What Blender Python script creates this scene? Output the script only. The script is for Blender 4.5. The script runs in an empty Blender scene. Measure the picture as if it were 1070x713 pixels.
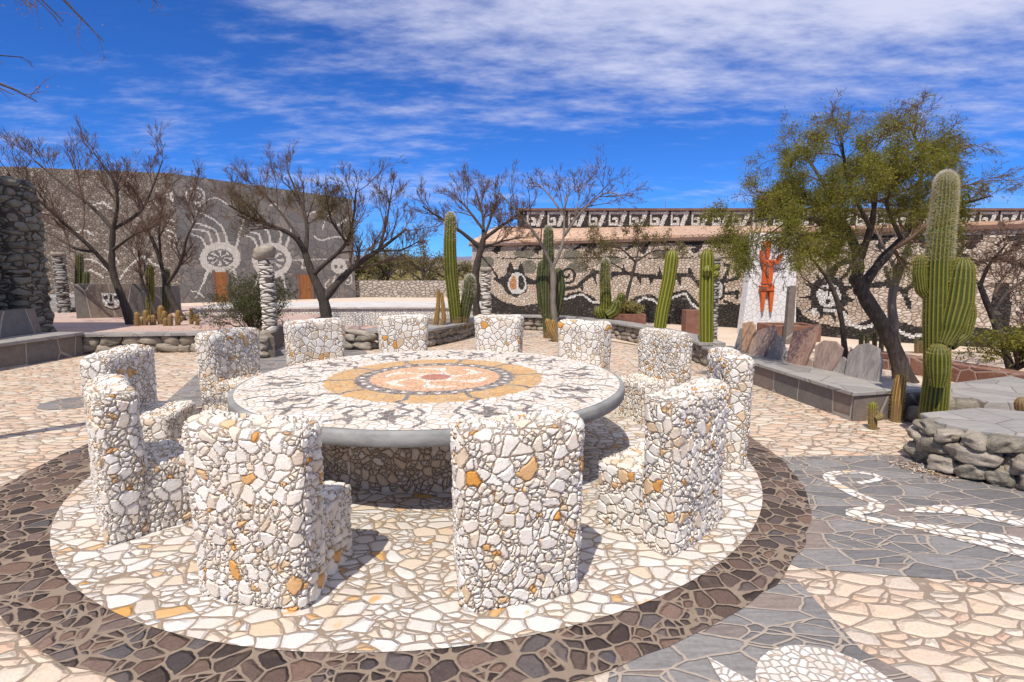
import bpy, bmesh, math, random
import numpy as np
from mathutils import Vector, noise as mnoise
from mathutils.geometry import tessellate_polygon

# ------------------------------------------------------------------ camera, sky, sun, exposure
S = bpy.context.scene
COL = S.collection
R = math.radians
F_PX, PITCH, CAM_H, PW, PH = 569.79, 0.13272, 1.75, 1070.0, 713.0
cam_d = bpy.data.cameras.new('camera'); cam = bpy.data.objects.new('camera', cam_d); COL.objects.link(cam)
cam.location = (0, 0, CAM_H); cam.rotation_euler = (math.pi/2 - PITCH, 0, 0)
cam_d.sensor_width = 36; cam_d.lens = F_PX/PW*36; cam_d.clip_end = 9000; cam_d.clip_start = .05
S.camera = cam

SUN_ELEV, SUN_AZ = R(57), R(-20)          # azimuth measured from straight behind the camera, to the right
sd = Vector((math.sin(SUN_AZ)*math.cos(SUN_ELEV), -math.cos(SUN_AZ)*math.cos(SUN_ELEV), math.sin(SUN_ELEV)))
sun_d = bpy.data.lights.new('sun', 'SUN'); sun = bpy.data.objects.new('sun', sun_d); COL.objects.link(sun)
sun_d.energy = 4.4; sun_d.angle = R(.53); sun_d.color = (1, .935, .83)
sun.rotation_euler = sd.to_track_quat('Z', 'Y').to_euler()
S.view_settings.view_transform = 'Standard'; S.view_settings.look = 'None'
S.view_settings.exposure = 0.1; S.view_settings.gamma = 1
S.view_settings.use_curve_mapping = False
S.render.engine = 'CYCLES'
S.cycles.max_bounces = 5; S.cycles.use_denoising = True

class NT:
    """tiny node-tree helper"""
    def __init__(s, tree): s.t = tree; s.n = tree.nodes; s.l = tree.links
    def new(s, typ, **kw):
        nd = s.n.new(typ)
        for k, v in kw.items(): setattr(nd, k, v)
        return nd
    def put(s, sock, v):
        if isinstance(v, bpy.types.NodeSocket): s.l.new(v, sock)
        elif v is not None:
            if sock.type == 'RGBA' and len(v) == 3: v = (*v, 1)
            sock.default_value = v
    def math(s, op, a, b=None, c=None, clamp=False):
        m = s.new('ShaderNodeMath', operation=op, use_clamp=clamp)
        for i, v in enumerate((a, b, c)): s.put(m.inputs[i], v)
        return m.outputs[0]
    def vmath(s, op, a, b=None, scale=None):
        m = s.new('ShaderNodeVectorMath', operation=op)
        s.put(m.inputs[0], a)
        if b is not None: s.put(m.inputs[1], b)
        if scale is not None: s.put(m.inputs['Scale'], scale)
        return m.outputs['Value'] if op in ('DOT_PRODUCT', 'LENGTH') else m.outputs['Vector']
    def mix(s, f, a, b, blend='MIX'):
        m = s.new('ShaderNodeMix', data_type='RGBA', blend_type=blend)
        s.put(m.inputs[0], f); s.put(m.inputs[6], a); s.put(m.inputs[7], b)
        return m.outputs[2]
    def ramp(s, f, stops, interp='LINEAR'):
        r = s.new('ShaderNodeValToRGB'); r.color_ramp.interpolation = interp
        e = r.color_ramp.elements
        while len(e) < len(stops): e.new(.5)
        for el, (p, c) in zip(e, stops):
            el.position = p; el.color = (*c, 1) if len(c) == 3 else c
        s.put(r.inputs[0], f); return r.outputs[0]
    def noise(s, vec, scale, detail=3, rough=.55, dims='3D', out=0):
        n = s.new('ShaderNodeTexNoise', noise_dimensions=dims)
        s.put(n.inputs['Vector'], vec); n.inputs['Scale'].default_value = scale
        n.inputs['Detail'].default_value = detail; n.inputs['Roughness'].default_value = rough
        return n.outputs[out]
    def mrange(s, v, a, b, c=0., d=1., smooth=True):
        m = s.new('ShaderNodeMapRange', interpolation_type='SMOOTHSTEP' if smooth else 'LINEAR')
        s.put(m.inputs[0], v)
        for i, x in enumerate((a, b, c, d)): s.put(m.inputs[i+1], x)
        return m.outputs[0]

W = bpy.data.worlds.new('World'); S.world = W; W.use_nodes = True
t = NT(W.node_tree); t.n.clear()
sky = t.new('ShaderNodeTexSky', sky_type='NISHITA', sun_disc=False)
sky.sun_elevation = SUN_ELEV; sky.sun_rotation = math.pi - SUN_AZ
sky.altitude = 2000; sky.air_density = 1.0; sky.dust_density = .15; sky.ozone_density = 2.2
tc = t.new('ShaderNodeTexCoord')
xyz = t.new('ShaderNodeSeparateXYZ'); t.put(xyz.inputs[0], tc.outputs['Generated'])
zc = t.math('MAXIMUM', xyz.outputs[2], .02)
zc = t.math('ADD', zc, .12)
cmb = t.new('ShaderNodeCombineXYZ')
t.put(cmb.inputs[0], t.math('DIVIDE', xyz.outputs[0], zc)); t.put(cmb.inputs[1], t.math('DIVIDE', xyz.outputs[1], zc))
cl = cmb.outputs[0]
mp = t.new('ShaderNodeMapping'); t.put(mp.inputs[0], cl)
mp.inputs['Rotation'].default_value = (0, 0, R(-24)); mp.inputs['Scale'].default_value = (.42, .95, 1); mp.inputs['Location'].default_value = (3.1, .4, 0)
big = t.noise(mp.outputs[0], .85, 3, .5)
mp2 = t.new('ShaderNodeMapping'); t.put(mp2.inputs[0], cl)
mp2.inputs['Rotation'].default_value = (0, 0, R(-28)); mp2.inputs['Scale'].default_value = (.95, 1.7, 1)
fine = t.noise(mp2.outputs[0], 3.2, 7, .62)
mp3 = t.new('ShaderNodeMapping'); t.put(mp3.inputs[0], cl)
mp3.inputs['Rotation'].default_value = (0, 0, R(30)); mp3.inputs['Scale'].default_value = (1, 2.2, 1)
rip = t.noise(mp3.outputs[0], 9, 4, .6)
# a bank of thin high cloud overhead to the right, a clear deep-blue lane below it
bank = t.mrange(t.math('ADD', t.math('ADD', xyz.outputs[2], -.30), t.math('MULTIPLY', xyz.outputs[0], .13)), -.05, .15, 0, .36)
den = t.math('ADD', t.math('MULTIPLY', big, .95), t.math('MULTIPLY', fine, .75))
den = t.math('ADD', den, t.math('MULTIPLY', rip, .24))
den = t.math('ADD', den, bank)
mask = t.mrange(den, .90, 1.48, 0, .88)
mask = t.math('MULTIPLY', mask, t.mrange(xyz.outputs[2], .03, .16))
blue = t.mix(1.0, sky.outputs[0], (.26, .68, 1.42), 'MULTIPLY')
cloud = t.mix(mask, blue, (7.2, 7.4, 9.2))
bg = t.new('ShaderNodeBackground'); t.put(bg.inputs[0], cloud); bg.inputs[1].default_value = .098
t.l.new(bg.outputs[0], t.new('ShaderNodeOutputWorld').inputs[0])

# ------------------------------------------------------------------ where a photo point lies in the world
CP, SP = math.cos(PITCH), math.sin(PITCH)
def ray(px, py):
    a = (px - PW/2)/F_PX; b = (PH/2 - py)/F_PX
    return np.array([a, CP + b*SP, b*CP - SP])
CAM = np.array([0, 0, CAM_H])
def gz(px, py, z=0.):
    r = ray(px, py); return CAM + r*((z - CAM_H)/r[2])
def at(px, py, Y):
    r = ray(px, py); return CAM + r*(Y/r[1])
def on_plane(px, py, P0, n):
    r = ray(px, py); return CAM + r*(np.dot(np.array(P0) - CAM, n)/np.dot(r, n))
def proj(P):
    P = np.asarray(P, float); y = P[..., 1]; z = P[..., 2] - CAM_H
    d = y*CP - z*SP; u = y*SP + z*CP
    return PW/2 + F_PX*P[..., 0]/d, PH/2 - F_PX*u/d

# ------------------------------------------------------------------ objects and meshes
def tag(o, label=None, cat=None, group=None, kind=None):
    if label: o['label'] = label
    if cat: o['category'] = cat
    if group: o['group'] = group
    if kind: o['kind'] = kind
    return o
def empty(name, loc=(0, 0, 0), label=None, cat=None, group=None, rz=0):
    o = bpy.data.objects.new(name, None); COL.objects.link(o); o.location = tuple(loc); o.rotation_euler = (0, 0, rz)
    o.empty_display_size = .2
    return tag(o, label, cat, group)
def from_np(name, V, Fq, mats, parent=None, midx=None, smooth=True, attrs=None, uv=None):
    """V (n,3); Fq (m,4) or (m,3) index array, or list of such; parent keeps world position (parents are unrotated unless told)"""
    V = np.asarray(V, np.float32)
    if parent is not None: V = V - np.array(parent.location, np.float32)
    blocks = Fq if isinstance(Fq, list) else [Fq]
    blocks = [np.asarray(b, np.int32) for b in blocks if len(b)]
    me = bpy.data.meshes.new(name)
    me.vertices.add(len(V)); me.vertices.foreach_set('co', V.ravel())
    loops = np.concatenate([b.ravel() for b in blocks]); cnt = np.concatenate([np.full(len(b), b.shape[1]) for b in blocks])
    me.loops.add(len(loops)); me.loops.foreach_set('vertex_index', loops.astype(np.int32))
    st = np.concatenate([[0], np.cumsum(cnt)[:-1]]).astype(np.int32)
    me.polygons.add(len(cnt)); me.polygons.foreach_set('loop_start', st)
    for m in (mats if isinstance(mats, (list, tuple)) else [mats]): me.materials.append(m)
    if midx is not None: me.polygons.foreach_set('material_index', np.asarray(midx, np.int32))
    me.polygons.foreach_set('use_smooth', np.full(len(cnt), smooth))
    for k, v in (attrs or {}).items():
        a = me.attributes.new(k, 'FLOAT', 'POINT'); a.data.foreach_set('value', np.asarray(v, np.float32))
    if uv is not None:                             # per vertex (n,2) or per loop (l,2)
        uv = np.asarray(uv, np.float32); uv = uv if len(uv) == len(loops) and len(uv) != len(V) else uv[loops]
        me.uv_layers.new(name='stones').data.foreach_set('uv', uv.ravel())
    me.update()
    o = bpy.data.objects.new(name, me); COL.objects.link(o)
    if parent is not None: o.parent = parent
    return o
class MB:
    """collects simple solids and links them as one mesh object"""
    def __init__(s): s.v = []; s.f = []; s.m = []
    def add(s, vs, fs, mi=0):
        b = len(s.v); s.v += [tuple(map(float, v)) for v in vs]
        for f in fs: s.f.append([i + b for i in f]); s.m.append(mi)
        return s
    def box(s, lo, hi, mi=0):
        (a, b, c), (d, e, f) = lo, hi
        return s.add([(a,b,c),(d,b,c),(d,e,c),(a,e,c),(a,b,f),(d,b,f),(d,e,f),(a,e,f)],
                     [(3,2,1,0),(4,5,6,7),(0,1,5,4),(1,2,6,5),(2,3,7,6),(3,0,4,7)], mi)
    def hexa(s, bot, top, mi=0):
        n = len(bot)
        return s.add(list(bot)+list(top), [tuple(range(n))[::-1], tuple(range(n, 2*n))]+[(i,(i+1)%n,(i+1)%n+n,i+n) for i in range(n)], mi)
    def prism(s, poly, z0, z1, mi=0):
        p = [Vector((x, y)) for x, y in poly]
        if sum(a.x*b.y-b.x*a.y for a, b in zip(p, p[1:]+p[:1])) < 0: p.reverse()
        n = len(p); vs = [(q.x,q.y,z0) for q in p]+[(q.x,q.y,z1) for q in p]
        tri = tessellate_polygon([[Vector((q.x,q.y,0)) for q in p]])
        fs = []
        for a, b, c in tri:
            if (p[b]-p[a]).cross(p[c]-p[a]) < 0: b, c = c, b
            fs.append((a+n, b+n, c+n)); fs.append((c, b, a))
        fs += [(i,(i+1)%n,(i+1)%n+n,i+n) for i in range(n)]
        return s.add(vs, fs, mi)
    def slab(s, pts, thick, mi=0):
        """planar 3-D outline extruded along its normal, both ways"""
        P = [np.array(p, float) for p in pts]; n = np.zeros(3)
        for a, b in zip(P, P[1:]+P[:1]): n += np.cross(a, b)
        n /= np.linalg.norm(n); k = len(P)
        c = sum(P)/k
        vs = [p - n*thick/2 for p in P]+[p + n*thick/2 for p in P]
        vs += [c - n*thick/2, c + n*thick/2]
        fs = [(i,(i+1)%k,(i+1)%k+k,i+k) for i in range(k)]
        fs += [((i+1)%k, i, 2*k) for i in range(k)]+[(i+k, (i+1)%k+k, 2*k+1) for i in range(k)]
        return s.add(vs, fs, mi)
    def lathe(s, prof, c=(0, 0, 0), n=24, mi=0):
        vs = []; fs = []; k = len(prof)
        for r, z in prof:
            for j in range(n):
                a = 2*math.pi*j/n; vs.append((c[0]+r*math.cos(a), c[1]+r*math.sin(a), c[2]+z))
        for i in range(k-1):
            for j in range(n):
                fs.append((i*n+j, i*n+(j+1)%n, (i+1)*n+(j+1)%n, (i+1)*n+j))
        fs.append(tuple(range(n))[::-1]); fs.append(tuple((k-1)*n+j for j in range(n)))
        return s.add(vs, fs, mi)
    def tube(s, pts, rad, n=8, mi=0):
        P = np.array([pts], float); Rr = np.array([rad if np.ndim(rad) else [rad]*len(pts)], float)
        V, F = tubes(P, Rr, n)
        k = len(pts); s.add(V, F.tolist(), mi)
        b = len(s.v)-len(V); s.f.append([b+i for i in range(n)][::-1]); s.m.append(mi)
        s.f.append([b+(k-1)*n+i for i in range(n)]); s.m.append(mi)
        return s
    def rock(s, c, size, rng, rot=None, mi=0, sub=3, amp=.24):
        V, F = ico(sub); off = rng.random()*100
        rz = rng.uniform(-.5, .5) if rot is None else rot; tilt = rng.uniform(-.25, .25)
        ca, sa = math.cos(rz), math.sin(rz); ct, st_ = math.cos(tilt), math.sin(tilt); vs = []
        for v in V:
            q = Vector(v); f = 1+amp*mnoise.noise(q*1.3+Vector((off,0,0)))*1.6+amp*.4*mnoise.noise(q*3.4+Vector((0,off,0)))-amp*.5*abs(mnoise.noise(q*2.1+Vector((off,off,3))))
            x, y, z = q.x*f, q.y*f, q.z*f
            x, y, z = [math.copysign(abs(w)**.8, w) for w in (x, y, z)]
            x, y, z = x*size[0], y*size[1], z*size[2]
            x, z = x*ct - z*st_, x*st_ + z*ct
            vs.append((c[0]+x*ca-y*sa, c[1]+x*sa+y*ca, c[2]+z))
        return s.add(vs, F, mi)
    def build(s, name, mats, parent=None, smooth=False, bevel=0, remesh=0, rotlocal=False):
        me = bpy.data.meshes.new(name)
        off = parent.location if parent is not None else Vector((0, 0, 0))
        me.from_pydata([Vector(v)-off for v in s.v], [], s.f)
        for m in (mats if isinstance(mats, (list, tuple)) else [mats]): me.materials.append(m)
        me.polygons.foreach_set('material_index', s.m); me.polygons.foreach_set('use_smooth', [smooth]*len(s.f))
        me.update()
        bm = bmesh.new(); bm.from_mesh(me); bmesh.ops.recalc_face_normals(bm, faces=bm.faces); bm.to_mesh(me); bm.free()
        if not remesh:
            k = len(bpy.data.objects)*3.17 % 50; uvl = me.uv_layers.new(name='stones'); co = [np.array(v) for v in s.v]
            for p in me.polygons:
                n = p.normal
                for li in p.loop_indices:
                    q = co[me.loops[li].vertex_index]
                    if abs(n.z) > .75: uvl.data[li].uv = (q[0]+k, q[1])
                    else:
                        L = math.hypot(n.x, n.y) or 1
                        uvl.data[li].uv = ((-n.y*q[0]+n.x*q[1])/L+k+n.x*3, q[2]+n.y*2)
        o = bpy.data.objects.new(name, me); COL.objects.link(o)
        if parent is not None: o.parent = parent
        if bevel:
            m = o.modifiers.new('bevel', 'BEVEL'); m.width = bevel; m.segments = 3 if remesh else 2; m.limit_method = 'ANGLE'; m.angle_limit = R(40)
        if remesh:
            m = o.modifiers.new('remesh', 'REMESH'); m.mode = 'VOXEL'; m.voxel_size = remesh; m.use_smooth_shade = True
        return o
_ico = {}
def ico(sub):
    if sub not in _ico:
        bm = bmesh.new(); bmesh.ops.create_icosphere(bm, subdivisions=sub, radius=1)
        _ico[sub] = ([tuple(v.co) for v in bm.verts], [tuple(v.index for v in f.verts) for f in bm.faces]); bm.free()
    return _ico[sub]
def tubes(P, Rr, n):
    """P (N,K,3), Rr (N,K): every polyline becomes an open tube"""
    N, K, _ = P.shape
    T = np.gradient(P, axis=1); T /= np.linalg.norm(T, axis=2, keepdims=True)+1e-9
    ref = np.where(np.abs(T[:, :1, 2:3]) > .8, np.array([1., 0, 0]), np.array([0, 0, 1.])); ref = np.broadcast_to(ref, T.shape)
    A = np.cross(T, ref); A /= np.linalg.norm(A, axis=2, keepdims=True)+1e-9; B = np.cross(T, A)
    th = 2*np.pi*np.arange(n)/n
    V = P[:, :, None, :] + Rr[:, :, None, None]*(A[:, :, None, :]*np.cos(th)[:, None] + B[:, :, None, :]*np.sin(th)[:, None])
    i = np.arange(N)[:, None, None]*K*n + np.arange(K-1)[None, :, None]*n
    j = np.arange(n)[None, None, :]; j2 = (j+1) % n
    F = np.stack([i+j, i+j2, i+n+j2, i+n+j], -1).reshape(-1, 4)
    return V.reshape(-1, 3), F
def smooth_path(pts, K):
    P = np.array(pts, float); d = np.r_[0, np.cumsum(np.linalg.norm(np.diff(P, axis=0), axis=1))]
    tt = np.linspace(0, d[-1], K)
    Q = np.array([np.interp(tt, d, P[:, i]) for i in range(P.shape[1])]).T
    for _ in range(2):
        Q[1:-1] = (Q[:-2]+2*Q[1:-1]+Q[2:])/4
    return Q

# ------------------------------------------------------------------ materials
def mat(name):
    m = bpy.data.materials.new(name); m.use_nodes = True; m.node_tree.nodes.clear(); return m, NT(m.node_tree)
def finish(m, t, col, rough=.8, normal=None, spec=.35, disp=None, trans=0, metallic=0):
    b = t.new('ShaderNodeBsdfPrincipled'); t.put(b.inputs['Base Color'], col); t.put(b.inputs['Roughness'], rough)
    b.inputs['Specular IOR Level'].default_value = spec; b.inputs['Metallic'].default_value = metallic
    if normal is not None: t.put(b.inputs['Normal'], normal)
    o = t.new('ShaderNodeOutputMaterial'); sh = b.outputs[0]
    if trans:
        tr = t.new('ShaderNodeBsdfTranslucent'); t.put(tr.inputs[0], col); mx = t.new('ShaderNodeMixShader'); mx.inputs[0].default_value = trans
        t.l.new(sh, mx.inputs[1]); t.l.new(tr.outputs[0], mx.inputs[2]); sh = mx.outputs[0]
    t.l.new(sh, o.inputs[0])
    if disp is not None:
        d = t.new('ShaderNodeDisplacement'); d.inputs['Midlevel'].default_value = 0; d.inputs['Scale'].default_value = 1
        t.put(d.inputs['Height'], disp); t.l.new(d.outputs[0], o.inputs['Displacement']); m.displacement_method = 'BOTH'
    return m
def bump(t, h, strength=.5, dist=.02):
    b = t.new('ShaderNodeBump'); b.inputs['Strength'].default_value = strength; b.inputs['Distance'].default_value = dist
    t.put(b.inputs['Height'], h); return b.outputs[0]
def obj_coord(t, rnd=True, uv=False):
    c = t.new('ShaderNodeTexCoord').outputs['UV' if uv else 'Object']
    if rnd:
        oi = t.new('ShaderNodeObjectInfo'); r = t.math('MULTIPLY', oi.outputs['Random'], 57.)
        cx = t.new('ShaderNodeCombineXYZ'); t.put(cx.inputs[0], r); t.put(cx.inputs[1], t.math('MULTIPLY', r, 1.7))
        c = t.vmath('ADD', c, cx.outputs[0])
    return c
def stone(name, scale, stops, mortar, gap=.06, soft=.05, disp=0., tilt=.3, stretch=(1, 1, 1), rotz=0, warp=.3, warp_scale=1.0, dims='3D',
          rough=.75, vein=(.6, .45, .28), vein_amt=.35, grain=.3, bumps=.6, bdist=.02, rnd=True, round_=False, streak=None, randomness=1.0, spec=.3, uv=False, split=0., ratio=1.8, stain=None):
    """irregular fitted stones: cells with their own colour, height and tilt, in mortar"""
    m, t = mat(name)
    if uv: dims, rnd = '2D', False; stretch = (stretch[0], stretch[-1], 1)
    c0 = obj_coord(t, rnd, uv)
    mp = t.new('ShaderNodeMapping'); t.put(mp.inputs[0], c0); mp.inputs['Scale'].default_value = stretch; mp.inputs['Rotation'].default_value = (0, 0, rotz)
    c = mp.outputs[0]
    if warp:
        w = t.noise(c, scale*.38*warp_scale, 1, .5, out=1); w = t.vmath('SCALE', t.vmath('SUBTRACT', w, (.5, .5, .5)), scale=warp*2.6/scale)
        w2 = t.noise(c, scale*2.2, 2, .5, out=1); w2 = t.vmath('SCALE', t.vmath('SUBTRACT', w2, (.5, .5, .5)), scale=warp*.55/scale)
        c = t.vmath('ADD', t.vmath('ADD', c, w), w2)
    def cells(scale_, vec):
        def vor(feature):
            v = t.new('ShaderNodeTexVoronoi', voronoi_dimensions=dims, feature=feature)
            t.put(v.inputs['Vector'], vec); v.inputs['Scale'].default_value = scale_; v.inputs['Randomness'].default_value = randomness
            return v
        v1 = vor('F1')
        ed = t.math('SUBTRACT', vor('F2').outputs['Distance'], v1.outputs['Distance']) if round_ else vor('DISTANCE_TO_EDGE').outputs['Distance']
        if round_ and round_ is not True: ed = t.math('MINIMUM', ed, t.math('MULTIPLY', t.math('SUBTRACT', round_, v1.outputs['Distance']), 1.6))
        return v1.outputs['Color'], v1.outputs['Position'], ed
    cc_, cpos, edge = cells(scale, c)
    if split:                                       # some stones give way to several smaller ones
        fc_, fpos, fed = cells(scale*ratio, c)
        cs = t.new('ShaderNodeSeparateColor'); t.put(cs.inputs[0], cc_)
        sel = t.math('LESS_THAN', t.math('FRACT', t.math('MULTIPLY', cs.outputs[2], 7.31)), split)
        small = t.math('MINIMUM', edge, t.math('DIVIDE', fed, ratio*.85))
        mf = t.new('ShaderNodeMix', data_type='FLOAT'); t.put(mf.inputs[0], sel); t.put(mf.inputs[2], edge); t.put(mf.inputs[3], small); edge = mf.outputs[0]
        cc_ = t.mix(sel, cc_, fc_)
        mv = t.new('ShaderNodeMix', data_type='VECTOR'); t.put(mv.inputs[0], sel); t.put(mv.inputs[4], cpos); t.put(mv.inputs[5], fpos); cpos = mv.outputs[1]
    sep = t.new('ShaderNodeSeparateColor'); t.put(sep.inputs[0], cc_)
    # ragged joint width
    jn = t.noise(c0, scale*3, 2, .5); edge = t.math('ADD', edge, t.math('MULTIPLY', t.math('SUBTRACT', jn, .5), gap*.6))
    mask = t.mrange(edge, gap*.55, gap)
    prof = t.mrange(edge, gap*.4, gap+soft)
    col = t.ramp(sep.outputs[0], stops, 'LINEAR')
    vn = t.noise(c0, scale*1.7, 5, .65)
    vm = t.mrange(vn, .5, .75, 0, vein_amt)
    vm = t.math('MULTIPLY', vm, t.mrange(sep.outputs[2], .2, .9, .25, 1))
    col = t.mix(vm, col, vein)
    if stain:
        sn = t.noise(c0, scale*.55, 3, .6)
        col = t.mix(t.math('MULTIPLY', t.mrange(sn, .60, .70), t.math('MULTIPLY', t.mrange(sep.outputs[1], .55, .9), .85)), col, stain)
    gr = t.noise(c0, scale*9, 4, .7)
    if streak:
        ms = t.new('ShaderNodeMapping'); t.put(ms.inputs[0], c0); ms.inputs['Scale'].default_value = streak
        sk = t.noise(ms.outputs[0], scale*3, 4, .65); gr = t.math('ADD', t.math('MULTIPLY', gr, .4), t.math('MULTIPLY', sk, .6))
    g2 = t.mrange(gr, .25, .75, 1-grain, 1+grain*.45, False)
    col = t.mix(1.0, col, g2, 'MULTIPLY')
    mo = t.mix(t.mrange(t.noise(c0, 14, 4, .7), .3, .7, 0, .4), mortar, tuple(x*.6 for x in mortar))
    col = t.mix(mask, mo, col)
    tv = t.vmath('SUBTRACT', cc_, (.5, .5, .5))
    dv = t.vmath('SUBTRACT', c, cpos)
    tl = t.math('MULTIPLY', t.vmath('DOT_PRODUCT', tv, dv), tilt*scale*2)
    hgt = t.math('ADD', t.math('ADD', .62, t.math('MULTIPLY', sep.outputs[1], .38)), tl)
    hgt = t.math('MULTIPLY', prof, hgt)
    fine = t.math('MULTIPLY', t.math('SUBTRACT', gr, .5), .12)
    fine = t.math('ADD', fine, t.math('MULTIPLY', t.math('SUBTRACT', vn, .5), .28))
    full = t.math('ADD', hgt, t.math('MULTIPLY', fine, mask))
    if disp:
        return finish(m, t, col, rough, None, spec, t.math('MULTIPLY', full, disp))
    return finish(m, t, col, rough, bump(t, full, bumps, bdist), spec)
def plain(name, col, col2=None, scale=6, rough=.8, bumps=.3, bdist=.01, stretch=(1, 1, 1), spec=.3, trans=0, metallic=0, detail=5):
    m, t = mat(name); c = obj_coord(t)
    mp = t.new('ShaderNodeMapping'); t.put(mp.inputs[0], c); mp.inputs['Scale'].default_value = stretch
    n = t.noise(mp.outputs[0], scale, detail, .65)
    cc = t.mix(t.mrange(n, .3, .7), col, col2 or tuple(x*.7 for x in col))
    return finish(m, t, cc, rough, bump(t, n, bumps, bdist) if bumps else None, spec, None, trans, metallic)

WHITE_STOPS = [(0, (.77, .715, .63)), (.2, (.83, .785, .71)), (.36, (.74, .66, .55)), (.46, (.81, .765, .69)), (.58, (.69, .585, .455)), (.68, (.80, .745, .66)), (.78, (.72, .65, .575)), (.86, (.81, .76, .68)), (.915, (.67, .50, .31)), (.945, (.67, .30, .05)), (.97, (.62, .44, .26)), (1, (.79, .735, .65))]
M = {}
M['chair'] = stone('white_quartz_rubble', 14.5, WHITE_STOPS, (.25, .18, .115), gap=.028, soft=.11, disp=.02, tilt=.26, warp=.5, split=.55, ratio=1.75, stain=(.66, .36, .11), vein=(.66, .46, .25), vein_amt=.6, grain=.18, uv=True)
M['chair_far'] = stone('white_quartz_rubble_smooth', 11.5, WHITE_STOPS, (.24, .17, .12), gap=.035, soft=.09, disp=.016, tilt=.2, warp=.4, split=.3, stain=(.66, .36, .11), vein_amt=.3, grain=.12, uv=True)
M['pedestal'] = stone('pedestal_rubble', 14, [(0, (.66, .55, .42)), (.5, (.58, .43, .28)), (1, (.7, .6, .48))], (.12, .08, .055), gap=.04, soft=.12, disp=.02, tilt=.3, warp=.4, split=.5, uv=True)
M['disc'] = stone('white_crazy_paving', 9.0, [(0, (.63, .60, .55)), (.25, (.69, .66, .62)), (.42, (.57, .50, .42)), (.55, (.66, .63, .58)), (.66, (.64, .52, .40)), (.80, (.71, .67, .61)), (.91, (.62, .48, .33)), (.945, (.60, .33, .1)), (.965, (.66, .55, .43)), (1, (.72, .69, .65))],
                  (.30, .228, .168), gap=.10, soft=.2, split=.45, ratio=1.6, stain=(.66, .34, .1), stretch=(.85, 1.15, 1), warp=.26, dims='2D', tilt=.14, round_=.86, vein=(.66, .48, .3), vein_amt=.5, grain=.16, bumps=.8, bdist=.018, rnd=False)
M['ring'] = stone('dark_cobble_ring', 8.4, [(0, (.048, .034, .030)), (.25, (.085, .058, .048)), (.42, (.20, .125, .092)), (.58, (.066, .052, .05)), (.75, (.24, .155, .12)), (.88, (.10, .09, .092)), (1, (.165, .11, .085))],
                  (.27, .205, .15), gap=.12, soft=.2, warp=.3, split=.3, ratio=1.6, dims='2D', tilt=.16, round_=.80, vein=(.2, .14, .1), vein_amt=.5, grain=.35, bumps=.9, bdist=.025, rnd=False)
M['plaza'] = stone('pink_cobble_paving', 7.6, [(0, (.60, .48, .36)), (.2, (.67, .55, .42)), (.35, (.62, .42, .30)), (.5, (.66, .59, .48)), (.65, (.66, .46, .31)), (.8, (.56, .50, .42)), (.92, (.62, .42, .29)), (1, (.70, .62, .52))],
                   (.29, .222, .165), gap=.11, soft=.3, split=.22, ratio=1.5, stretch=(.7, 1.25, 1), rotz=R(22), warp=.26, dims='2D', tilt=.14, round_=.80, vein=(.68, .43, .25), vein_amt=.55, grain=.24, bumps=.8, bdist=.02, rnd=False)
M['slate'] = stone('blue_grey_slate_paving', 4.5, [(0, (.16, .15, .148)), (.35, (.22, .208, .2)), (.6, (.28, .262, .25)), (.75, (.165, .155, .15)), (.88, (.29, .225, .19)), (1, (.20, .19, .19))],
                   (.40, .33, .265), gap=.042, soft=.03, split=.5, ratio=1.7, stretch=(.75, 1.45, 1), rotz=R(-18), warp=.3, dims='2D', tilt=.05, vein=(.31, .28, .27), vein_amt=.5, grain=.5, streak=(.5, 3, 1), bumps=.8, bdist=.012, rnd=False)
M['serpent'] = stone('white_pebble_inlay', 12, [(0, (.78, .75, .70)), (.6, (.74, .68, .6)), (.8, (.78, .75, .7)), (.9, (.68, .5, .3)), (1, (.76, .72, .66))], (.36, .28, .21), gap=.14, soft=.1, dims='2D', warp=.5, tilt=.1, rnd=False, bumps=.8, round_=True)
M['pebble'] = stone('fine_white_gravel_inlay', 26, [(0, (.74, .71, .66)), (.5, (.66, .6, .52)), (.8, (.76, .73, .68)), (1, (.6, .5, .4))], (.40, .32, .25), gap=.12, soft=.2, dims='2D', warp=.4, tilt=.15, rnd=False, bumps=.8, bdist=.01, round_=.8)
M['terrain'] = plain('dry_ground', (.30, .22, .15), (.42, .33, .24), .6, .95, .4, .03)
M['sand'] = plain('pale_sand', (.66, .53, .42), (.56, .44, .34), 1.7, .95, .3, .02)
M['soil'] = plain('planter_soil', (.2, .14, .1), (.32, .25, .18), 9, .95, .8, .03)
M['pink_tile'] = stone('pink_flagstones', 2.6, [(0, (.5, .31, .25)), (.5, (.58, .4, .32)), (1, (.44, .33, .29))], (.5, .42, .36), gap=.05, dims='2D', warp=.2, rnd=False, tilt=.05, bumps=.5)
M['concrete'] = plain('grey_concrete', (.19, .19, .182), (.33, .322, .305), 3.5, .85, .6, .012, (1, 1, 2))
M['slate_cap'] = stone('slate_coping', 2.4, [(0, (.27, .255, .24)), (.5, (.37, .345, .315)), (1, (.25, .235, .22))], (.2, .17, .14), gap=.02, soft=.02, warp=.1, tilt=.03, grain=.35, streak=(.6, 3, 2), bumps=.5, bdist=.01, uv=True)
M['slate_face'] = stone('slate_facing', 2.3, [(0, (.13, .12, .112)), (.4, (.18, .155, .135)), (.7, (.23, .18, .145)), (1, (.15, .145, .14))], (.36, .32, .27), gap=.022, soft=.02, stretch=(.75, 1, .3), randomness=.65, warp=.06, tilt=.03, grain=.4, streak=(1, 1, 3), bumps=.6, bdist=.012, vein=(.26, .19, .14), uv=True)
def slate_plate(name, a, b):
    return plain(name, a, b, 4.2, .7, .9, .03, (2.6, 2.6, .6), .35)
M['plate_grey'] = slate_plate('grey_slate_plate', (.19, .17, .155), (.31, .27, .24))
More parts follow.
